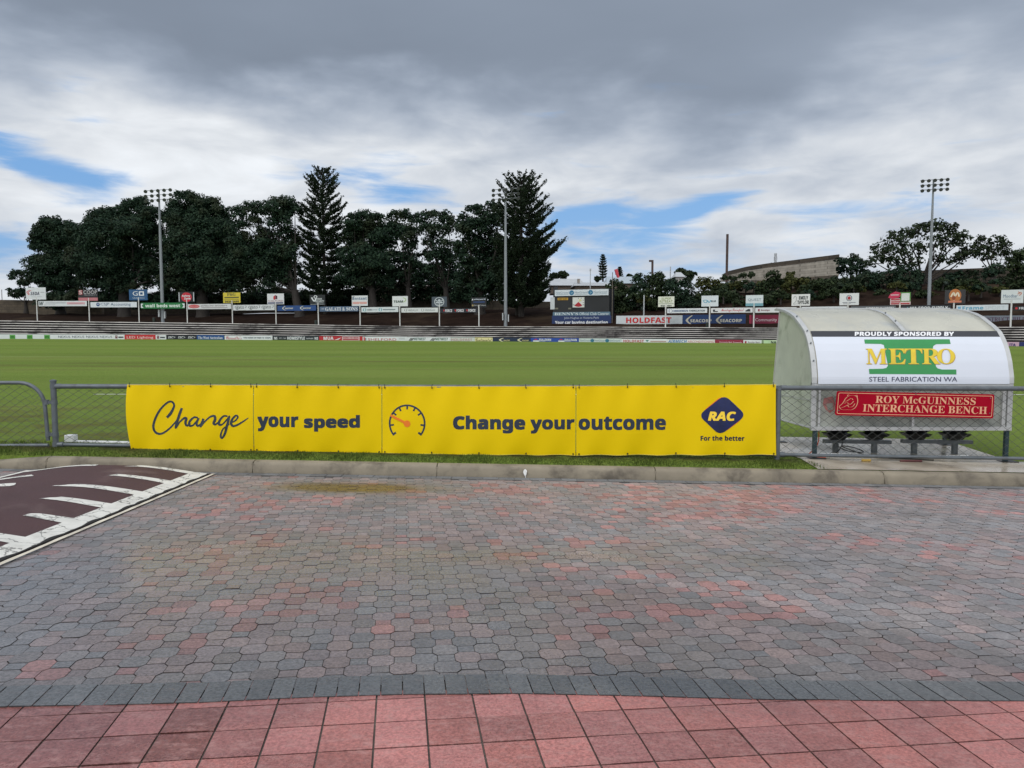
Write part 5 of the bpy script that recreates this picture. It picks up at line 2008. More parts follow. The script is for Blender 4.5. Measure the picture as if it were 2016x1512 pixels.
big((1213, 621.2, 1343, 639.2), (214, 220, 224), [('T', 'HOLDFAST', 'bold', (206, 40, 42), .155, .20, .84, .82)], 'long pale hoarding with huge red capitals')
big((1343.5, 619.4, 1467.5, 641.5), (22, 58, 112), [('S', (206, 200, 184), [(a + .12, .06), (a + .03, .5), (a + .13, .95)], .028) for a in (.035, .52)] + [('S', (206, 200, 184), [(a + .12, .06), (a + .045, .5), (a + .13, .95)], .02, 2) for a in (.035, .52)] + [('T', 'SEACORP', 'bold', (206, 202, 190), a, .40, a + .345, .68) for a in (.125, .60)], 'navy hoarding with two cream hooks and two grey words')
big((1475, 619.8, 1562, 640), (132, 24, 62), [('R', (180, 40, 80), 0, 0, .03, 1), ('T', 'Community', 'plain', (236, 222, 228), .135, .32, .63, .72)], 'maroon hoarding with white letters running behind the shelter')
big((1935, 620.8, 2080, 640), (132, 140, 152), [('T', 'CONSTRUCTABILITY', 'serif', (86, 52, 84), -.10, .16, .66, .60), ('T', 'WA / NT PTY LTD', 'serif', (60, 62, 90), .14, .68, .50, .90)], 'grey hoarding with purple serif capitals right of the shelter')

# ------------------------------------------------------------------ scoreboard
SBO = 12.0
Ys = lambda p: Yb(p) + SBO
sb = thing('scoreboard', 'black scoreboard building with white dial and navy advertising base under the hill', 'scoreboard', (P(1144, 641, Ys(1144)).x, Ys(1144), P(1144, 641, Ys(1144)).z))
fl = Flat(1089, 569, 1199, 641.5, Ys)
mb = MB()
fl.slab(mb, 3.2)
mb.build('body', mat('scoreboard_black', (0.011, 0.012, 0.015), 0.55, var=0.3, vscale=0.5), sb)


def sb_panel(nm, rect, bg, items, lift=0.08):
    f = Flat(*rect, lambda p: Ys(p) - lift)
    mb = MB()
    f.slab(mb, lift + .02)
    o = mb.build(nm, paint(*bg), sb)
    a = Art(f.pt)
    a.iso = (f.zt - f.zb) / f.W
    draw(a, items)
    a.build('lettering', o)


sb_panel('top_panel', (1092, 570, 1197, 582), (222, 230, 236), [('T', 'NewGround', 'plain', (130, 152, 168), a, .26, a + .24, .62) for a in (.02, .38, .735)] + [('R', (160, 176, 186), a, .72, a + .24, .80) for a in (.02, .38, .735)] + [('D', (44, 116, 156), a, .5, .045, .40) for a in (.32, .675)] + [('S', (180, 214, 226), [(a - .02, .35), (a + .015, .5), (a - .015, .7)], .012, 2) for a in (.32, .675)], 0.25)
sb_panel('white_panel', (1083.3, 585.3, 1091.6, 609), (206, 212, 216), [])
sb_panel('yellow_plate', (1097.5, 586.2, 1118, 590.8), (206, 158, 40), [('T', 'FIRST SLIPS', 'bold', (80, 60, 20), .08, .25, .92, .75)])
sb_panel('dial_panel', (1127, 585.2, 1150, 605.2), (224, 226, 220), [('P', (176, 30, 44), [(.15, .80), (.5, .46), (.84, .80), (.72, .90), (.5, .94), (.28, .90)]), ('R', BK, .47, .06, .54, .12), ('R', BK, .70, .10, .76, .16), ('R', BK, .88, .28, .94, .33), ('R', BK, .88, .52, .95, .57), ('R', BK, .02, .72, .16, .77), ('R', BK, .86, .72, .98, .77), ('P', (220, 214, 150), [(.5, .44), (.62, .16), (.80, .36)])])
sb_panel('small_plate', (1092.5, 606, 1098.5, 609), (120, 118, 104), [])
sb_panel('small_plate', (1118.5, 606, 1124, 609), (120, 118, 104), [])
sb_panel('name_panel', (1088.3, 614.2, 1201, 621), (92, 122, 142), [('T', "BENNY'S", 'serif', (226, 236, 240), .03, .10, .45, .90), ('T', 'Official Club Caterer', 'plain', (226, 236, 240), .47, .10, .98, .94)])
sb_panel('base_panel', (1086.5, 621.2, 1203, 641.5), (22, 48, 100), [('T', 'John Hughes in Victoria Park', 'plain', (196, 206, 222), .21, .12, .80, .38), ('T', 'Your car buying destination', 'bold', (240, 242, 246), .055, .50, .945, .90)])

# flagpoles and thin poles near the scoreboard
def thin_pole(x, y0, y1, off, w, m, label, name='flagpole', extra=None):
    Yf = Yb(min(max(x, -600), 2600)) + off
    a, b = P(x, y1, Yf), P(x, y0, Yf)
    th = thing(name, label, 'pole', tuple(a))
    mb = MB()
    mb.tube([(a.x, a.y, a.z - 1), (a.x, a.y, b.z)], w, 8)
    mb.build('shaft', m, th, smooth=True)
    if extra:
        extra(th, Vector((a.x, a.y, b.z)))
    return th


pole_g = mat('pole_grey', (0.42, 0.44, 0.46), 0.5, var=0.1)
rust = mat('rusty_pole', (0.075, 0.048, 0.042), 0.8, var=0.3)
ball = lambda th, t: (lambda mb: (mb.tube([t, t + Vector((0, 0, .35))], [0.16, 0.12], 8), mb.build('finial', pole_g, th)))(MB())
thin_pole(1162, 533, 571, 16, 0.07, pole_g, 'thin grey flagpole standing up behind the scoreboard', extra=ball)


def windsock(th, t):
    mb = MB()
    mb.tube([t + Vector((.55, 0, .5)), t + Vector((.75, 0, -.2)), t + Vector((1.0, 0, -.9))], [0.30, 0.27, 0.2], 8)
    mb.build('red_flag', mat('flag_red', lin(196, 70, 84), 0.6), th)


thin_pole(1205, 536, 641, 12, 0.06, mat('pole_brown', (0.14, 0.12, 0.10), 0.7), 'thin brown pole with a drooping red flag right of the scoreboard', extra=windsock)
thin_pole(1267.5, 581, 622, 12.5, 0.10, pole_g, 'short grey pole in front of the dark bushes')
thin_pole(1430.3, 461, 560, 60, 0.28, rust, 'tall rusty brown pole standing above the bushes', 'steel_pole')
head = lambda th, t: (lambda mb: (mb.box(t + Vector((-.3, 0, -.2)), (0.9, 0.5, 0.4)), mb.build('fitting', rust, th)))(MB())
thin_pole(1284, 512, 560, 60, 0.25, rust, 'short dark pole with a bent head above the bushes', 'steel_pole', extra=head)
thin_pole(1319.5, 525, 560, 60, 0.12, pole_g, 'slim pale pole between the two rusty poles', 'steel_pole')


def mast_bits(th, t):
    for dz_, s in ((-.4, 1.0), (-1.6, 1.3), (-3.0, 1.0)):
        mb = MB()
        for i in range(3):
            a = 2.1 * i
            mb.box(t + Vector((math.cos(a) * s * .35, math.sin(a) * s * .35, dz_)), (0.22, 0.22, 1.3))
        mb.build('antenna', pole_g, th)


thin_pole(1526, 500, 535, 150, 0.22, pole_g, 'distant phone mast with antennas above the stone wall', 'phone_mast', extra=mast_bits)
thin_pole(1518, 517, 535, 150, 0.20, rust, 'stub of a pole beside the distant phone mast', 'steel_pole')
thin_pole(4.5, 570, 600, 60, 0.12, pole_g, 'thin pale pole at the left edge of the picture', 'steel_pole')

# ------------------------------------------------------------------ floodlight masts
mast_m = mat('mast_grey', (0.235, 0.255, 0.275), 0.5, metal=0.2, var=0.08, vscale=0.5)
lamp_m = mat('lamp_housing', (0.10, 0.105, 0.11), 0.5, metal=0.3, var=0.2)


def floodlight(xb, yb_, xt, yt, off, label, rows, wpx=27):
    Yf = Yb(xb) + off
    a = P(xb, yb_, Yf)
    t = P(xt, yt, Yf)
    s = Yf / 1500.0                       # metres per pixel
    th = thing('floodlight_mast', label, 'floodlight', tuple(a), 'floodlight masts round the oval')
    mb = MB()
    mb.tube([(a.x, a.y, a.z - 0.5), (a.x, a.y, a.z + (t.z - a.z) * .55), (a.x, a.y, t.z + .3)], [3.5 * s, 2.7 * s, 1.5 * s], 14)
    mb.build('mast', mast_m, th, smooth=True)
    for sx in (-1, 1):
        mb = MB()
        mb.box((a.x + sx * 5.5 * s, a.y - .3, a.z + (17 if sx > 0 else 20) * s), (2.2 * s, 0.5, 14 * s))
        mb.build('control_box', pole_g, th)
    for r_ in range(3):
        z = t.z + (2 - r_) * 9.2 * s - 16 * s
        tilt = 1.6 * s
        cb = MB()
        cb.beam((a.x - wpx * s, a.y - .25, z - tilt), (a.x + wpx * s, a.y - .25, z + tilt), 0.09, 0.09)
        arm = cb.build('crossarm', mast_m, th)
        for k in range(5):
            f = (k - 2) / 2.0
            c = Vector((a.x + f * 24 * s, a.y - .35, z + f * tilt - 0.9 * s))
            L = MB()
            d = Vector((-0.22 if xb > 1500 else 0.28, -0.85, -0.5)).normalized()
            L.tube([c - d * 2.6 * s, c - d * 1.6 * s, c + d * 1.2 * s, c + d * 2.4 * s], [1.0 * s, 2.0 * s, 3.3 * s, 3.5 * s], 12)
            L.tube([c + Vector((0, .1, 2.4 * s)), c], 0.05, 6)
            L.build('lamp', lamp_m, arm, smooth=True)


floodlight(321, 637, 316, 377, 9.5, 'grey floodlight mast in front of the big fig trees at left', 3, 25)
floodlight(995.4, 643.5, 995, 375, 9.5, 'grey floodlight mast beside the tall pine in the middle', 3, 24)
floodlight(1827, 640, 1829, 357, 15, 'grey floodlight mast against open sky at right', 3, 27)

# dark bins on the terrace
for i, (x, y0, y1, lab) in enumerate(((622, 631, 640.5, 'dark green bin at the foot of the blue hanging banner'), (303, 626, 634, 'dark bin beside the left floodlight mast'), (1392, 636, 645, 'black bin in front of the navy hoarding'))):
    Yf = Yb(x) + 8.7
    t, b = P(x, y0, Yf), P(x, y1, Yf)
    w = 5.5 * Yf / 1500
    bn = thing('litter_bin', lab, 'bin', tuple(b), 'litter bins on the terrace')
    mb = MB()
    mb.tube([b, (b + t) / 2, t], [w * .42, w * .47, w * .5], 10)
    mb.build('drum', mat('bin_green', (0.02, 0.03, 0.025), 0.5), bn, smooth=True)
    mb = MB()
    mb.tube([t, t + Vector((0, 0, .07))], [w * .54, w * .5], 10)
    mb.build('lid', mat('bin_lid', (0.03, 0.035, 0.03), 0.5), bn, smooth=True)

# ================================================================== TREES, BUSHES, WALLS AND ROOFS BEYOND
bark = mat('bark_dark', (0.032, 0.027, 0.024), 0.9, var=0.35, vscale=0.8)
fig_leaf = leaf_mat('fig_leaf', (0.009, 0.021, 0.015), (0.032, 0.060, 0.034), 0.5, 0.15, (0.036, 0.044, 0.024))
pine_leaf = leaf_mat('pine_needles', (0.012, 0.022, 0.013), (0.028, 0.042, 0.022), 0.6, 0.10)
euc_leaf = leaf_mat('gum_leaf', (0.016, 0.030, 0.016), (0.045, 0.060, 0.028), 0.5, 0.2)
bush_leaf = leaf_mat('bush_leaf', (0.016, 0.028, 0.014), (0.042, 0.060, 0.026), 0.55, 0.15)
olive_leaf = leaf_mat('olive_bush_leaf', (0.040, 0.050, 0.016), (0.085, 0.088, 0.030), 0.55, 0.2)
grey_leaf = leaf_mat('agave_leaf', (0.06, 0.085, 0.07), (0.11, 0.14, 0.115), 0.5, 0.1)
NPR = np.random.RandomState(42)


def leaf_cloud(discs, leaf, fill=1.0, sub=0.36, flat=0.85, core=0.25, rng=NPR):
    """discs: (centre xyz, radius). Clumps of leaf cards on and in every lobe"""
    out = []
    for c, r in discs:
        ns = max(12, int(34 * min(2.4, (r / 3.0) ** 0.8) * fill))
        d = rng.normal(size=(ns, 3))
        d /= np.linalg.norm(d, axis=1)[:, None]
        d[:, 2] = np.where(d[:, 2] < -0.55, -d[:, 2], d[:, 2])
        rad = r * rng.uniform(0.50, 1.0, ns)
        cen = np.array(c) + d * rad[:, None] * np.array([1, 1, flat])
        sr = r * (sub + .05) * rng.uniform(0.6, 1.25, ns)
        nl = np.maximum(14, (sr ** 2 * 17 / leaf ** 2 * 0.62 * fill)).astype(int)
        for k in range(ns):
            m = nl[k]
            q = rng.normal(size=(m, 3))
            q /= np.linalg.norm(q, axis=1)[:, None]
            q *= (sr[k] * rng.uniform(0.35, 1.0, m) ** 0.6)[:, None]
            q[:, 2] *= 0.72
            out.append((cen[k] + q, q / (np.linalg.norm(q, axis=1)[:, None] + 1e-6) + d[k] * 0.5 + np.array([0, 0, 0.5])))
        mc = int(r ** 2 * 30 / leaf ** 2 * 0.12 * core * 4)
        if mc:
            q = rng.normal(size=(mc, 3))
            q /= np.linalg.norm(q, axis=1)[:, None]
            q *= (r * 0.72 * rng.uniform(0.2, 1, mc) ** 0.5)[:, None]
            out.append((np.array(c) + q, rng.normal(size=(mc, 3))))
    pos = np.concatenate([a for a, b in out])
    nor = np.concatenate([b for a, b in out]) + rng.normal(scale=0.65, size=(len(pos), 3))
    nor /= np.linalg.norm(nor, axis=1)[:, None]
    ref = rng.normal(size=(len(pos), 3))
    u = np.cross(nor, ref)
    u /= np.linalg.norm(u, axis=1)[:, None] + 1e-9
    v = np.cross(nor, u)
    s = leaf * rng.uniform(0.55, 1.25, len(pos)) * 0.5
    a = (s * 1.25)[:, None] * u
    b = (s * 0.8)[:, None] * v
    V = np.stack([pos - a, pos - b * .9 + a * .1, pos + a, pos + b], 1)
    return V.reshape(-1, 3), np.arange(len(pos) * 4).reshape(-1, 4)


def limb(mb, a, b, r0, r1, bend=0.12, n=6, seg=5, rng=random):
    a, b = Vector(a), Vector(b)
    L = (b - a).length
    pts, rs = [], []
    o1 = Vector((rng.uniform(-1, 1), rng.uniform(-1, 1), rng.uniform(-.3, .6))) * L * bend
    for i in range(seg + 1):
        t = i / seg
        pts.append(a.lerp(b, t) + o1 * math.sin(math.pi * t))
        rs.append(r0 + (r1 - r0) * t)
    mb.tube(pts, rs, n)


def broad_tree(name, label, base, discs, off, leaf, lm, trunks=None, fill=1.0, sub=0.36, core=0.25, depth=0.35, cat='tree', group=None, seed=1, tr=0.5, fork=0.45, twigs=0, grow=1.0):
    """base: (px, py) of the trunk foot; discs: (px, py, r) lobes of the crown"""
    rng = np.random.RandomState(seed)
    rd = random.Random(seed)
    Y0 = Yb(min(max(base[0], -600), 2600)) + off
    s = Y0 / 1500.0
    foot = P(base[0], base[1], Y0)
    th = thing(name, label, cat, tuple(foot), group)
    D = []
    if grow != 1:
        discs = [(x, y + r * (grow - 1) * .8, r * grow) for x, y, r in discs]
    for (x, y, r) in discs:
        yy = Y0 + rng.uniform(-1, 1) * depth * r * s * 2
        D.append((tuple(P(x, y, yy)), r * s))
    V, F = leaf_cloud(D, leaf, fill, sub, core=core, rng=rng)
    np_mesh('crown', V, F, lm, th)
    if tr > 0:
        mb = MB()
        top_ = max(d[0][2] for d in D)
        cx = sum(d[0][0] for d in D) / len(D)
        fk = Vector((foot.x + (cx - foot.x) * .15, Y0, foot.z + (top_ - foot.z) * fork * 0.55))
        # fluted foot
        mb.tube([foot - Vector((0, 0, .6)), foot + Vector((0, 0, .8)), foot.lerp(fk, .6), fk], [tr * 1.7, tr * 1.1, tr * .95, tr * .8], 9)
        for c, r in D:
            c = Vector(c)
            limb(mb, fk.lerp(foot, rd.uniform(0, .25)), c + Vector((0, 0, -r * .15)), tr * 0.30, tr * 0.06, rng=rd)
            for k in range(twigs):
                dd = Vector((rd.uniform(-1, 1), rd.uniform(-1, 1), rd.uniform(-.3, 1))) * r * .8
                limb(mb, c + Vector((0, 0, -r * .15)), c + dd, tr * .12, tr * .03, n=5, seg=3, rng=rd)
        mb.build('trunk', bark, th, smooth=True)
    return th


def zA(L):                       # tracing of crop (0,300) at 2.653
    return [(x / 2.653, 300 + y / 2.653, r / 2.653) for x, y, r in L]


def zB(L):                       # tracing of crop (700,300) at 3.36
    return [(700 + x / 3.36, 300 + y / 3.36, r / 3.36) for x, y, r in L]


def zC(L):                       # tracing of crop (1200,340) at 2.4706
    return [(1200 + x / 2.4706, 340 + y / 2.4706, r / 2.4706) for x, y, r in L]


FG = 'row of big dark fig trees behind the terrace'
broad_tree('fig_tree', 'low dark tree clump at the far left end of the tree row', (52, 612), zA([(90, 648, 42), (120, 690, 36), (75, 738, 34), (120, 740, 40), (165, 735, 40)]), 34, 0.55, fig_leaf, fill=1.0, group=FG, seed=2, tr=.4)
broad_tree('fig_tree', 'rounded dark fig tree forming the left shoulder of the row, against blue sky', (120, 618), zA([(262, 385, 62), (330, 395, 62), (215, 440, 58), (200, 490, 50), (260, 480, 90), (340, 480, 90), (390, 420, 60), (225, 590, 75), (190, 650, 60), (300, 600, 100), (240, 690, 70), (340, 690, 80)]), 30, 0.45, fig_leaf, group=FG, seed=3, tr=.9)
broad_tree('fig_tree', 'broadest fig tree, spreading left of the left floodlight mast', (245, 628), zA([(500, 385, 78), (560, 350, 76), (630, 315, 58), (690, 300, 66), (745, 280, 56), (770, 330, 62), (470, 450, 80), (560, 450, 110), (680, 420, 110), (780, 430, 80), (450, 560, 100), (560, 580, 110), (680, 570, 120), (480, 680, 80), (600, 690, 80), (720, 680, 80), (790, 600, 60), (800, 500, 50), (810, 660, 50), (830, 560, 44)]), 24, 0.45, fig_leaf, group=FG, seed=4, tr=1.3)
broad_tree('fig_tree', 'tall fig tree rising just right of the left floodlight mast', (400, 628), zA([(960, 245, 54), (910, 290, 48), (1020, 275, 62), (1090, 285, 62), (1150, 320, 56), (890, 350, 46), (960, 350, 90), (1060, 380, 100), (1150, 410, 80), (930, 460, 80), (1020, 500, 110), (910, 570, 70), (960, 640, 90), (1080, 620, 120), (1180, 520, 80), (900, 690, 70), (1010, 700, 70), (1130, 700, 70), (870, 520, 44), (860, 640, 40), (1200, 600, 80), (1210, 680, 60), (1170, 460, 60)]), 24, 0.45, fig_leaf, group=FG, grow=1.10, seed=5, tr=1.3, fill=.95)
broad_tree('fig_tree', 'fig tree with sky gaps and a forked leaning trunk behind the crimson board', (590, 625), zA([(1240, 320, 50), (1310, 300, 46), (1370, 300, 46), (1440, 275, 56), (1500, 270, 50), (1230, 400, 60), (1330, 370, 50), (1470, 350, 70), (1540, 300, 48), (1270, 500, 90), (1380, 500, 70), (1490, 430, 60), (1260, 620, 100), (1370, 610, 90), (1480, 560, 60), (1540, 470, 50), (1270, 700, 70), (1400, 690, 50), (1390, 445, 60), (1440, 520, 74), (1500, 520, 60), (1420, 620, 84), (1500, 660, 64), (1540, 620, 50)]), 24, 0.45, fig_leaf, group=FG, grow=1.10, seed=6, tr=.9, fill=.85)
broad_tree('fig_tree', 'round topped fig tree right of the first tall pine', (735, 612), zA([(1850, 365, 56), (1900, 345, 50), (1960, 360, 54), (1830, 440, 60), (1920, 440, 90), (2000, 430, 66), (1810, 530, 50), (1890, 550, 80), (1980, 560, 80), (1860, 650, 70), (1950, 650, 70), (1800, 640, 50), (2010, 680, 50)]), 26, 0.45, fig_leaf, group=FG, grow=1.16, seed=7, tr=.8, fill=.9)
broad_tree('fig_tree', 'airy fig tree with bright gaps, left of centre', (805, 612), zB([(250, 430, 46), (330, 420, 52), (390, 440, 46), (230, 510, 60), (320, 530, 80), (410, 520, 40), (230, 600, 40), (370, 620, 54), (260, 690, 56), (350, 720, 60), (420, 770, 60), (330, 820, 60), (230, 790, 50), (420, 860, 50)]), 30, 0.44, fig_leaf, group=FG, grow=1.16, seed=8, tr=.6, fill=.85, twigs=2)
broad_tree('fig_tree', 'fig tree with thin bright gaps in the middle of the row', (880, 612), zB([(460, 430, 48), (530, 425, 50), (600, 440, 50), (480, 510, 56), (560, 520, 64), (640, 480, 50), (490, 600, 50), (590, 620, 60), (530, 700, 60), (620, 720, 60), (490, 780, 50), (560, 830, 70), (640, 820, 60)]), 28, 0.44, fig_leaf, group=FG, grow=1.16, seed=9, tr=.6, fill=.85, twigs=2)
broad_tree('fig_tree', 'dense fig tree pressed against the second tall pine', (945, 616), zB([(720, 440, 50), (780, 385, 44), (830, 380, 44), (900, 360, 46), (950, 370, 44), (700, 520, 60), (790, 490, 80), (880, 460, 70), (940, 440, 50), (700, 620, 60), (800, 610, 80), (900, 580, 80), (720, 720, 66), (820, 730, 80), (920, 700, 80), (720, 860, 80), (830, 860, 90), (930, 840, 80), (700, 940, 60), (800, 950, 70)]), 24, 0.45, fig_leaf, group=FG, grow=1.16, seed=10, tr=.8, fill=.88)
# dark understorey hedge behind the signs, left of centre
broad_tree('hedge', 'dark low hedge and undergrowth beneath the fig trees behind the white posts', (500, 622), [(x, 592 + 5 * math.sin(x), 20) for x in range(90, 720, 13)], 33, 0.6, fig_leaf, cat='hedge', seed=12, tr=0, fill=1.0)


broad_tree('hedge', 'tall dark thicket filling the space under the fig trees right of the first pine', (820, 622), [(x, 558 + 7 * math.sin(x * .7), 20) for x in range(690, 985, 15)] + [(x, 532 + 6 * math.sin(x), 17) for x in range(690, 985, 21)] + [(x, 505 + 8 * math.sin(x * 1.3), 15) for x in range(692, 985, 24)] + [(x, 582, 20) for x in range(690, 1000, 16)], 36, 0.5, fig_leaf, cat='hedge', seed=13, tr=0, fill=.72, core=.12)


def norfolk(name, label, base, top_py, prof_, off, tiers, seed, lm=pine_leaf, leaf=0.5, dens=1.0, tr=.45, group=None):
    """prof_: (py, half width in px left, right)"""
    rng = np.random.RandomState(seed)
    Y0 = Yb(min(base[0], 2600)) + off
    s = Y0 / 1500.0
    foot, tip = P(base[0], base[1], Y0), P(base[0] - (base[0] - base[2] if len(base) > 2 else 0), top_py, Y0)
    th = thing(name, label, 'pine tree', tuple(foot), group)
    H = tip.z - foot.z
    mb = MB()
    mb.tube([foot - Vector((0, 0, .5)), foot + (tip - foot) * .5, tip], [tr, tr * .6, .05], 9)
    ys = np.array([p[0] for p in prof_], float)
    wl = np.array([p[1] for p in prof_], float)
    wr = np.array([p[2] for p in prof_], float)
    pos, axis_, siz = [], [], []
    for t in range(tiers):
        f = ((t + .3) / tiers) ** 1.22
        py = ys[0] + (ys[-1] - ys[0]) * f
        lift = 0.75 * max(0, 1 - f * 2.6) + 0.10 - 0.22 * max(0, f - .3)      # upper limbs climb, lower ones droop
        lw, rw = np.interp(py, ys, wl) * s, np.interp(py, ys, wr) * s
        c = P(base[0] + (base[2] - base[0]) * (1 - f) if len(base) > 2 else base[0], py, Y0) - Vector((0, 0, (lw + rw) / 2 * max(0, lift) * .8))
        c.z = max(c.z, foot.z + 1)
        nb = rng.randint(9, 12) if f < .25 else rng.randint(7, 10)
        ph = rng.uniform(0, 6.28)
        for b in range(nb):
            a = ph + 2 * math.pi * b / nb + rng.uniform(-.25, .25)
            ca, sa = math.cos(a), math.sin(a)
            L = (rw if ca > 0 else lw) * abs(ca) + (lw + rw) / 2 * (1 - abs(ca))
            L *= rng.uniform(0.72, 1.12)
            if L < .2:
                continue
            dz_ = rng.uniform(-.08, .08)
            pts = []
            for k in range(7):
                q = k / 6
                pts.append(c + Vector((ca * L * q, sa * L * q, L * ((lift + dz_) * q - 0.16 * math.sin(math.pi * q) * min(1, f * 3) + 0.13 * q ** 3))))
            mb.tube(pts, [max(.035, .11 * (1 - i / 7) * tr / .45) for i in range(7)], 4, cap=False)
            nodes = max(4, int(L * 1.25 * dens * (.75 + .9 * f)))
            for kk in range(nodes):
                q = 0.34 + 0.66 * (kk + rng.uniform(.2, .8)) / nodes
                i = min(5, int(q * 6))
                p = pts[i].lerp(pts[i + 1], min(1, q * 6 - i))
                for side in (-1, 1, 0):
                    if rng.uniform() < .22:
                        continue
                    sl_ = min(0.95, 0.30 + L * 0.14 * (1.1 - abs(q - .55))) * rng.uniform(.6, 1.1) * (.9 + .8 * f)
                    d = Vector((-sa * side + ca * .75, ca * side + sa * .75, 0.55 + rng.uniform(-.25, .35)))
                    d.normalize()
                    m = max(4, int(sl_ * 11))
                    for e in range(m):
                        g_ = (e + rng.uniform(.3, 1)) / m
                        pos.append(p + d * sl_ * g_ + Vector(rng.normal(scale=.07 + .04 * sl_, size=3)) + Vector((0, 0, .25 * sl_ * g_ * g_)))
                        axis_.append((d + Vector(rng.normal(scale=.55, size=3))).normalized())
                        siz.append(leaf * rng.uniform(.7, 1.2))
    pos = np.array([tuple(p) for p in pos])
    ax = np.array([tuple(p) for p in axis_])
    sz = np.array(siz)
    r1 = rng.normal(size=pos.shape)
    u = np.cross(ax, r1)
    u /= np.linalg.norm(u, axis=1)[:, None] + 1e-9
    a = ax * (sz * .60)[:, None]
    b = u * (sz * .30)[:, None]
    V = np.stack([pos - a - b * .4, pos - a * .2 + b, pos + a, pos - a * .2 - b], 1).reshape(-1, 3)
    np_mesh('crown', V, np.arange(len(V)).reshape(-1, 4), lm, th)
    mb.build('trunk', bark, th, smooth=True)


norfolk('norfolk_pine', 'tall pine with a domed top rising above the fig trees, left of centre', (640, 622, 634), 333, [(333, 13, 13), (340, 22, 24), (350, 30, 32), (362, 35, 35), (372, 37, 35), (384, 18, 18), (392, 36, 40), (405, 44, 46), (425, 48, 44), (460, 44, 42), (500, 40, 40), (540, 44, 44), (575, 46, 44), (600, 30, 30)], 27, 23, 21, dens=1.9, leaf=.38)
norfolk('norfolk_pine', 'tallest spreading pine with layered branches beside the middle floodlight mast', (1026, 634, 1026), 347, [(347, 18, 20), (353, 28, 30), (362, 36, 40), (376, 42, 50), (390, 26, 28), (398, 40, 56), (412, 44, 62), (428, 46, 56), (445, 46, 60), (458, 50, 74), (474, 48, 66), (492, 50, 80), (506, 48, 66), (525, 50, 60), (550, 52, 66), (580, 54, 60), (606, 40, 44)], 20, 22, 22, dens=1.9, tr=.6, leaf=.38)
norfolk('norfolk_pine', 'small distant slender pine behind the pale roofs', (1187, 552, 1187), 499, [(499, .5, .5), (510, 5, 5), (522, 8, 8), (540, 7.5, 7.5), (550, 5, 5)], 170, 11, 23, leaf=.36, dens=.6, tr=.35)
norfolk('norfolk_pine', 'tiny distant pine right of the slender one', (1220, 556, 1220), 524, [(524, .5, .5), (532, 4, 4), (542, 6.5, 6.5), (553, 6, 6)], 190, 8, 24, leaf=.40, dens=.6, tr=.3)
# dense lower skirt of foliage round the tall pine
broad_tree('fig_tree', 'dark shrubby tree filling in under the tall layered pine', (1018, 634), zB([(1000, 620, 60), (1080, 640, 70), (1180, 660, 60), (1010, 740, 70), (1100, 740, 80), (1190, 740, 60), (1020, 850, 80), (1110, 850, 80), (1200, 830, 60), (1040, 930, 60), (1140, 930, 66), (1230, 890, 50)]), 22, 0.48, fig_leaf, group=FG, seed=25, tr=.5, fill=.85)

# right-hand tree with the open crown and its neighbours
broad_tree('spreading_tree', 'open crowned spreading tree with dark limbs behind the right floodlight mast', (1812, 590), zC([(1385, 320, 46), (1440, 300, 44), (1500, 285, 44), (1560, 270, 40), (1610, 268, 44), (1660, 290, 44), (1310, 370, 40), (1360, 390, 46), (1430, 370, 46), (1500, 360, 44), (1580, 340, 46), (1660, 350, 46), (1720, 320, 44), (1300, 430, 44), (1390, 440, 40), (1470, 430, 40), (1600, 420, 40), (1690, 420, 44), (1740, 380, 40)]), 38, 0.46, euc_leaf, seed=31, tr=.75, grow=1.14, fill=.58, core=.05, sub=.40, fork=.45, twigs=4)
broad_tree('spreading_tree', 'smaller open tree on the bank near the right edge', (1955, 560), zC([(1810, 340, 40), (1870, 345, 46), (1920, 370, 40), (1850, 400, 40), (1930, 410, 40), (1790, 390, 30)]), 40, 0.44, euc_leaf, seed=32, tr=.45, grow=1.2, fill=.65, core=.08, twigs=4)
broad_tree('spreading_tree', 'brownish leafy tree cut off by the right edge of the picture', (2040, 590), zC([(1990, 420, 44), (2040, 400, 60), (1960, 470, 44), (2010, 490, 60), (2080, 470, 70), (1980, 540, 40)]), 26, 0.44, olive_leaf if False else bush_leaf, seed=33, tr=.4, fill=.8)
broad_tree('dark_bush', 'dense dark rounded bush at the end of the stone wall', (1676, 545), zC([(1140, 440, 36), (1190, 425, 36), (1230, 450, 34), (1130, 480, 34), (1190, 480, 40), (1240, 490, 30)]), 42, 0.42, fig_leaf, cat='bush', seed=34, tr=.2, fill=1.0)

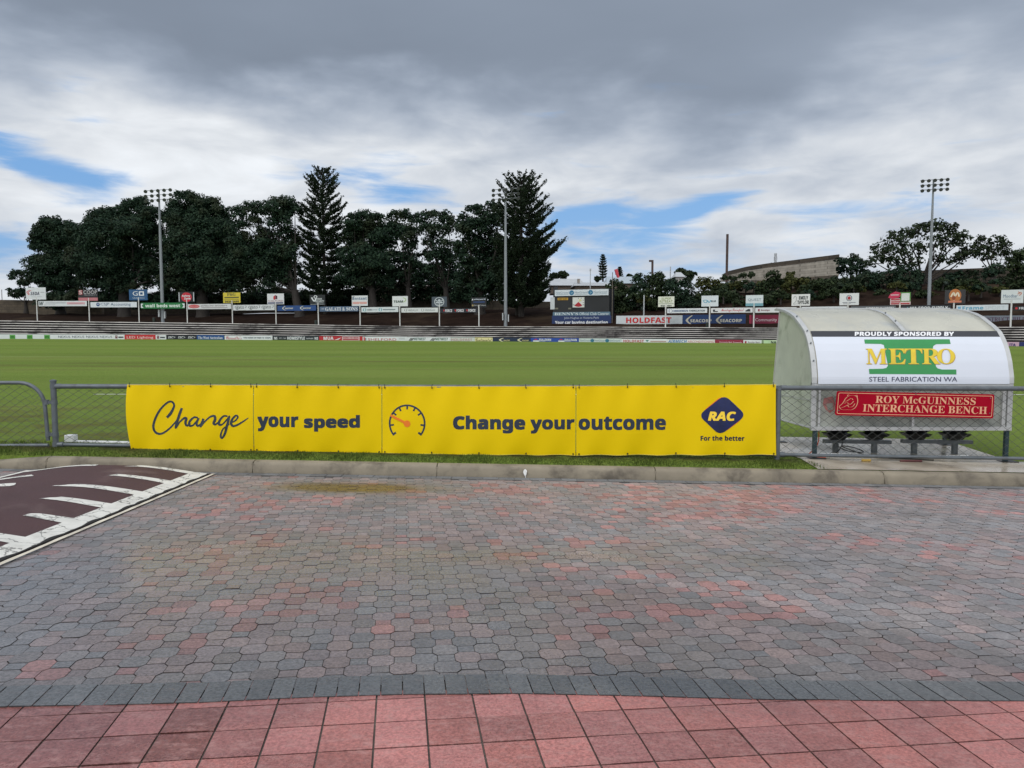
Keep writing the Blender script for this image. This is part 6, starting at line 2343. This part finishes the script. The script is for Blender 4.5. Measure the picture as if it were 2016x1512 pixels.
BGp = 'bushes on the bank behind the boards at right'
bushes = [
    ([(30, 560, 40), (20, 610, 44), (60, 600, 40), (50, 650, 50)], bush_leaf, 'dark bush right beside the scoreboard', 22),
    ([(140, 525, 34), (150, 570, 40), (110, 590, 40), (140, 640, 50), (90, 650, 40)], fig_leaf, 'dark conical bush behind the short grey pole', 24),
    ([(200, 530, 36), (240, 520, 34), (220, 580, 44), (270, 560, 40), (200, 640, 44), (260, 640, 44)], bush_leaf, 'tall dark bush under the short rusty pole', 24),
    ([(310, 550, 36), (360, 560, 40), (330, 610, 44), (390, 620, 44), (320, 650, 40)], fig_leaf, 'wide dark bush behind the cream board', 22),
    ([(450, 545, 34), (490, 540, 34), (520, 560, 30), (470, 600, 36)], olive_leaf, 'olive yellow bush left of the lower stone wall', 30),
    ([(460, 620, 40), (540, 590, 44), (580, 610, 40), (600, 640, 44), (520, 650, 40)], bush_leaf, 'green bush below the lower stone wall', 24),
    ([(600, 520, 20), (650, 505, 18), (690, 500, 20), (560, 515, 18)], bush_leaf, 'low bushes along the top of the lower stone wall', 44),
    ([(790, 505, 32), (760, 560, 36), (810, 550, 36), (740, 600, 36), (800, 610, 40)], bush_leaf, 'tall green bush in front of the stone wall', 28),
    ([(880, 530, 34), (930, 545, 34), (860, 570, 30), (950, 570, 24), (880, 500, 18)], olive_leaf, 'yellowish feathery bush over the black lettered board', 26),
    ([(1030, 550, 36), (1090, 560, 40), (1050, 600, 40), (1130, 590, 40), (1000, 620, 36)], bush_leaf, 'green bush behind the crest board', 24),
    ([(1180, 540, 44), (1250, 530, 44), (1320, 520, 44), (1200, 600, 44), (1280, 590, 50), (1360, 600, 40)], fig_leaf, 'big dark thicket left of the right mast', 30),
    ([(1420, 500, 44), (1480, 520, 40), (1400, 550, 44), (1470, 580, 44)], fig_leaf, 'dark thicket at the foot of the right mast', 32),
    ([(1620, 570, 34), (1680, 560, 36), (1740, 570, 36), (1590, 600, 30)], bush_leaf, 'dark scrub on the bank right of the mast', 30),
    ([(1840, 500, 40), (1880, 480, 34), (1860, 560, 36), (1910, 540, 40)], fig_leaf, 'dark scrub below the smaller open tree', 34),
    ([(1700, 500, 26), (1760, 500, 28), (1640, 510, 26)], fig_leaf, 'dark creeper on the shaded stone wall', 40)]
for i, (d, m, lab, off) in enumerate(bushes):
    q = [(x, y, r * 1.22) for x, y, r in zC(d)]
    broad_tree('bush', lab, (q[0][0], max(a[1] + a[2] * .6 for a in q)), q, off, 0.42, m, cat='bush', group=BGp, seed=50 + i, tr=.12, fill=.85)


for i in range(46):
    x_ = 1222 + i * 17.4 + rb.uniform(-8, 8)
    y_ = float(np.interp(x_, [1220, 1500, 1700, 2020], [596, 590, 575, 570])) + rb.uniform(-17, 14)
    r_ = rb.uniform(9, 16)
    broad_tree('scrub', 'low dark scrub bush growing on the dirt bank behind the boards at right', (x_, y_ + r_), [(x_, y_, r_), (x_ + r_, y_ + 3, r_ * .7), (x_ - r_, y_ + 2, r_ * .75)], rb.uniform(20, 30), 0.40, (bush_leaf, fig_leaf, bush_leaf, olive_leaf)[i % 4], cat='bush', group='low scrub on the bank at right', seed=120 + i, tr=.1, fill=.8)


for i in range(15):
    x_ = 1420 + i * 17 + rb.uniform(-5, 5)
    y_ = 566 - i * .9 + rb.uniform(-5, 5)
    r_ = rb.uniform(8, 14)
    broad_tree('scrub', 'dark scrub bush half hiding the foot of the limestone walls at right', (x_, y_ + r_), [(x_, y_, r_), (x_ + r_, y_ + 3, r_ * .7), (x_ - r_, y_ + 2, r_ * .75)], 33, 0.40, (bush_leaf, fig_leaf, olive_leaf)[i % 3], cat='bush', group='scrub along the limestone walls', seed=220 + i, tr=.1, fill=.8)


# agaves on the bank
def agave(px, py, off, r, label, seed):
    rd = random.Random(seed)
    c = P(px, py, Yb(px) + off)
    V, F = [], []
    for i in range(34):
        a, e = rd.uniform(0, 6.28), rd.uniform(.1, 1.35)
        d = Vector((math.cos(a) * math.cos(e), math.sin(a) * math.cos(e), math.sin(e)))
        sdir = Vector((-math.sin(a), math.cos(a), 0))
        L = r * rd.uniform(.75, 1.1)
        o = len(V)
        m_ = c + d * L * .55 + Vector((0, 0, .04 * L))
        V += [c - sdir * .05 * r, c + sdir * .05 * r, m_ + sdir * .06 * r, c + d * L - Vector((0, 0, .05 * L)), m_ - sdir * .06 * r]
        F.append((o, o + 1, o + 2, o + 4))
        F.append((o + 4, o + 2, o + 3, o + 3))
    me = bpy.data.meshes.new('agave')
    me.from_pydata([tuple(v) for v in V], [], [f if f[2] != f[3] else f[:3] for f in F])
    tag(link('agave', me, grey_leaf), label, 'plant', 'grey agaves on the bank')


agave(1927, 576, 22, 1.25, 'grey spiky agave below the dark orange disc board, right side', 1)
agave(1905, 566, 24, 1.0, 'grey spiky agave growing higher on the bank', 2)
agave(1862, 563, 24, 1.0, 'grey agave right of the mast near the dark thicket', 3)
agave(1265, 612, 15, .9, 'pale grey agave beside the short grey pole', 4)


# stone walls -------------------------------------------------------------------------------
def stone_mat(name, c1, c2, mortar, sx, sy):
    m = bpy.data.materials.new(name)
    m.use_nodes = True
    t = m.node_tree
    t.nodes.clear()
    N = NT(t)
    pos = N.n('ShaderNodeNewGeometry').outputs['Position']
    sep = N.n('ShaderNodeSeparateXYZ')
    t.links.new(pos, sep.inputs[0])
    b = N.n('ShaderNodeTexBrick')
    t.links.new(N.vec(N.m('ADD', sep.outputs[0], N.m('MULTIPLY', sep.outputs[1], .6)), sep.outputs[2], 0.0), b.inputs['Vector'])
    b.inputs['Scale'].default_value = 1.0
    b.inputs['Brick Width'].default_value = sx
    b.inputs['Row Height'].default_value = sy
    b.inputs['Mortar Size'].default_value = 0.03
    b.inputs['Color1'].default_value = (*c1, 1)
    b.inputs['Color2'].default_value = (*c2, 1)
    b.inputs['Mortar'].default_value = (*mortar, 1)
    k = N.ramp(N.noise(pos, 0.7, 6, .65), .25, .75, .65, 1.3, False)
    c = N.mix(1.0, b.outputs[0], N.vec(k, k, k), 'MULTIPLY')
    bs = N.n('ShaderNodeBsdfPrincipled')
    t.links.new(c, bs.inputs['Base Color'])
    bs.inputs['Roughness'].default_value = 0.9
    out = N.n('ShaderNodeOutputMaterial')
    t.links.new(bs.outputs[0], out.inputs[0])
    return m


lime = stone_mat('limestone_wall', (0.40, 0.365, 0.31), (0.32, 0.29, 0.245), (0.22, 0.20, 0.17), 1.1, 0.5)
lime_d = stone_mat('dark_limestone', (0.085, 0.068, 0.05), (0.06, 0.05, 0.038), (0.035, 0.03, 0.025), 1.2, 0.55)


def wall(name, label, pts, off0, off1, m, thick=1.0, cat='wall', cap=None):
    """pts: (px, py_top, py_bottom) along the wall"""
    n = len(pts)
    f, b = [], []
    for i, (x, yt, ybm) in enumerate(pts):
        Y = Yb(min(max(x, -600), 2600)) + off0 + (off1 - off0) * i / (n - 1)
        T_, B_ = P(x, yt, Y), P(x, ybm, Y)
        f.append((Vector((T_.x, Y, T_.z)), Vector((T_.x, Y, B_.z))))
        b.append((Vector((T_.x, Y + thick, T_.z)), Vector((T_.x, Y + thick, B_.z))))
    mid = f[n // 2][1]
    th = thing(name, label, cat, tuple(mid))
    mb, cb = MB(), MB()
    for i in range(n - 1):
        mb.poly([f[i][1], f[i + 1][1], f[i + 1][0], f[i][0]])
        mb.poly([f[i][0], f[i + 1][0], b[i + 1][0], b[i][0]])
        mb.poly([b[i][0], b[i + 1][0], b[i + 1][1], b[i][1]])
        if cap:
            u = Vector((0, 0, cap))
            o = Vector((0, -.08, 0))
            cb.poly([f[i][0] + o, f[i + 1][0] + o, f[i + 1][0] + o + u, f[i][0] + o + u])
            cb.poly([f[i][0] + o + u, f[i + 1][0] + o + u, b[i + 1][0] + u, b[i][0] + u])
    for k in (0, n - 1):
        mb.poly([f[k][0], f[k][1], b[k][1], b[k][0]])
    w = mb.build('wall_face', m, th)
    if cap:
        cb.build('coping', lime_d, w)
    return th


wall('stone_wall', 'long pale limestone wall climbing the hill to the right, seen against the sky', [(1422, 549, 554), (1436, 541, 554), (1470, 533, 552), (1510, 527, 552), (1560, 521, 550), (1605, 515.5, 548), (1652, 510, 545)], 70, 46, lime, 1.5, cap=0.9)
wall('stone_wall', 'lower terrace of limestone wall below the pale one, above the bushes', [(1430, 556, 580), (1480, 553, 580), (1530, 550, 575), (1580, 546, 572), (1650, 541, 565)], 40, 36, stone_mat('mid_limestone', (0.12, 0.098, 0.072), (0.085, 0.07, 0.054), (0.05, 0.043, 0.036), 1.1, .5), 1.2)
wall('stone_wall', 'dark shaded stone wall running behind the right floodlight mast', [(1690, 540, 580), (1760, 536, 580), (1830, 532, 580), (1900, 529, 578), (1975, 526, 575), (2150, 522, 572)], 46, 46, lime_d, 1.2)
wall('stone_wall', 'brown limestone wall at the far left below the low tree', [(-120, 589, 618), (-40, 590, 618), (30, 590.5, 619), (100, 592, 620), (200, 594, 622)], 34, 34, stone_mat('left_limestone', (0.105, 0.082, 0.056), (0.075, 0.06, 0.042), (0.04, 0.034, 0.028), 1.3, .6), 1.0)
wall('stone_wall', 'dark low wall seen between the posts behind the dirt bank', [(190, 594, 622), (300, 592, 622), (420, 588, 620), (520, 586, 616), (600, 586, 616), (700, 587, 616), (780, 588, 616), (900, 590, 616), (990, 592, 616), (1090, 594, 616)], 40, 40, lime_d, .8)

# houses behind the trees and the pale roofs ------------------------------------------------
tan_w = mat('house_wall_tan', (0.13, 0.10, 0.078), 0.85, var=0.15, vscale=.6)
roof_w = mat('metal_roof_pale', (0.44, 0.46, 0.48), 0.45, var=0.10, vscale=.5)
dark_gl = mat('window_dark', (0.02, 0.022, 0.025), 0.2)


def house(label, x0, x1, y_ridge, y_eave, y_base, off, wall_m, roof_mm, windows=(), hip=0.25, deep=9):
    xc = (x0 + x1) / 2
    Y = Yb(xc) + off
    a, b = P(x0, y_eave, Y), P(x1, y_eave, Y)
    zr, zb_ = P(xc, y_ridge, Y + deep / 2).z, P(xc, y_base, Y).z
    th = thing('house', label, 'building', ((a.x + b.x) / 2, Y, zb_))
    mb = MB()
    mb.box(((a.x + b.x) / 2, Y + deep / 2, (zb_ + a.z) / 2), (b.x - a.x - .3, deep - .3, a.z - zb_))
    w = mb.build('wall', wall_m, th)
    mb = MB()
    h = (b.x - a.x) * hip
    e = 0.3
    A0, B0, B1, A1 = Vector((a.x - e, Y - e, a.z)), Vector((b.x + e, Y - e, a.z)), Vector((b.x + e, Y + deep + e, a.z)), Vector((a.x - e, Y + deep + e, a.z))
    R0, R1 = Vector((a.x + h, Y + deep / 2, zr)), Vector((b.x - h, Y + deep / 2, zr))
    mb.poly([A0, B0, R1, R0])
    mb.poly([B0, B1, R1])
    mb.poly([B1, A1, R0, R1])
    mb.poly([A1, A0, R0])
    mb.poly([A0, A1, B1, B0])
    rf = mb.build('roof', roof_mm, th)
    for (wx0, wy0, wx1, wy1) in windows:
        p, q = P(wx0, wy0, Y - .05), P(wx1, wy1, Y - .05)
        mb = MB()
        mb.box(((p.x + q.x) / 2, Y + .1, (p.z + q.z) / 2), (q.x - p.x, 0.1, p.z - q.z))
        mb.build('window', dark_gl, th)
    return th, rf


house('pale roofed building directly behind the scoreboard, left of its flagpole', 1084, 1150, 549, 562, 578, 55, tan_w, roof_w, ((1090, 564, 1098, 570),), hip=.06)
t_, r_ = house('grey roofed building with a chimney behind the scoreboard, right of its flagpole', 1132, 1202, 556, 562.5, 575, 48, tan_w, roof_w, (), hip=.04)
mb = MB()
c = P(1139, 553, Yb(1139) + 50)
mb.box(tuple(c), (0.55, 0.5, 0.9))
mb.build('chimney', mat('chimney_stone', (0.28, 0.25, 0.22), .8), r_)
house('low building with a pale blue grey roof under the drooping red flag', 1196, 1256, 544.5, 558, 575, 75, tan_w, mat('metal_roof_blue', (0.36, 0.42, 0.47), .45, var=.1), (), hip=.05)
house('far pale house with steep gable beyond the bushes', 1331, 1348, 536, 545, 556, 120, mat('house_wall_pale', (0.42, 0.40, 0.38), .8), roof_w, (), hip=.2, deep=6)
house('tan house glimpsed through the trunks of the fig trees, right of the first pine', 735, 790, 556, 561, 592, 60, tan_w, mat('roof_tan', (.18, .15, .13), .8), ((750, 570, 757, 578), (770, 570, 777, 578)), hip=.1)
house('tan house glimpsed behind the grey emblem board', 815, 885, 558, 563, 592, 60, tan_w, mat('roof_tan2', (.14, .12, .11), .8), ((840, 571, 846, 578),), hip=.1)
house('pale roofed house glimpsed behind the crimson boards under the fig trees', 585, 640, 572, 578, 592, 60, mat('house_wall_orange', (.30, .17, .09), .8), roof_w, (), hip=.08)
# far tree line on the horizon
for i, (x, y, r, lab) in enumerate(((1092, 543, 9, 'distant round tree left of the pale roofs'), (1108, 541, 10, 'distant round tree just behind the pale roof'), (1340, 537, 12, 'distant umbrella shaped tree above the bushes'), (1358, 541, 11, 'distant dark tree right of the umbrella shaped one'), (1176, 549, 6, 'tiny distant tree at the foot of the slender pine'), (1240, 545, 7, 'tiny distant tree right of the tiny pine'))):
    broad_tree('distant_tree', lab, (x, y + r * 1.3), [(x - r * .4, y, r * .7), (x + r * .5, y + r * .1, r * .7), (x, y - r * .2, r * .7), (x, y + r * .6, r * .7)], 130, 0.7, euc_leaf, group='distant trees on the skyline', seed=80 + i, tr=.2, fill=.7)
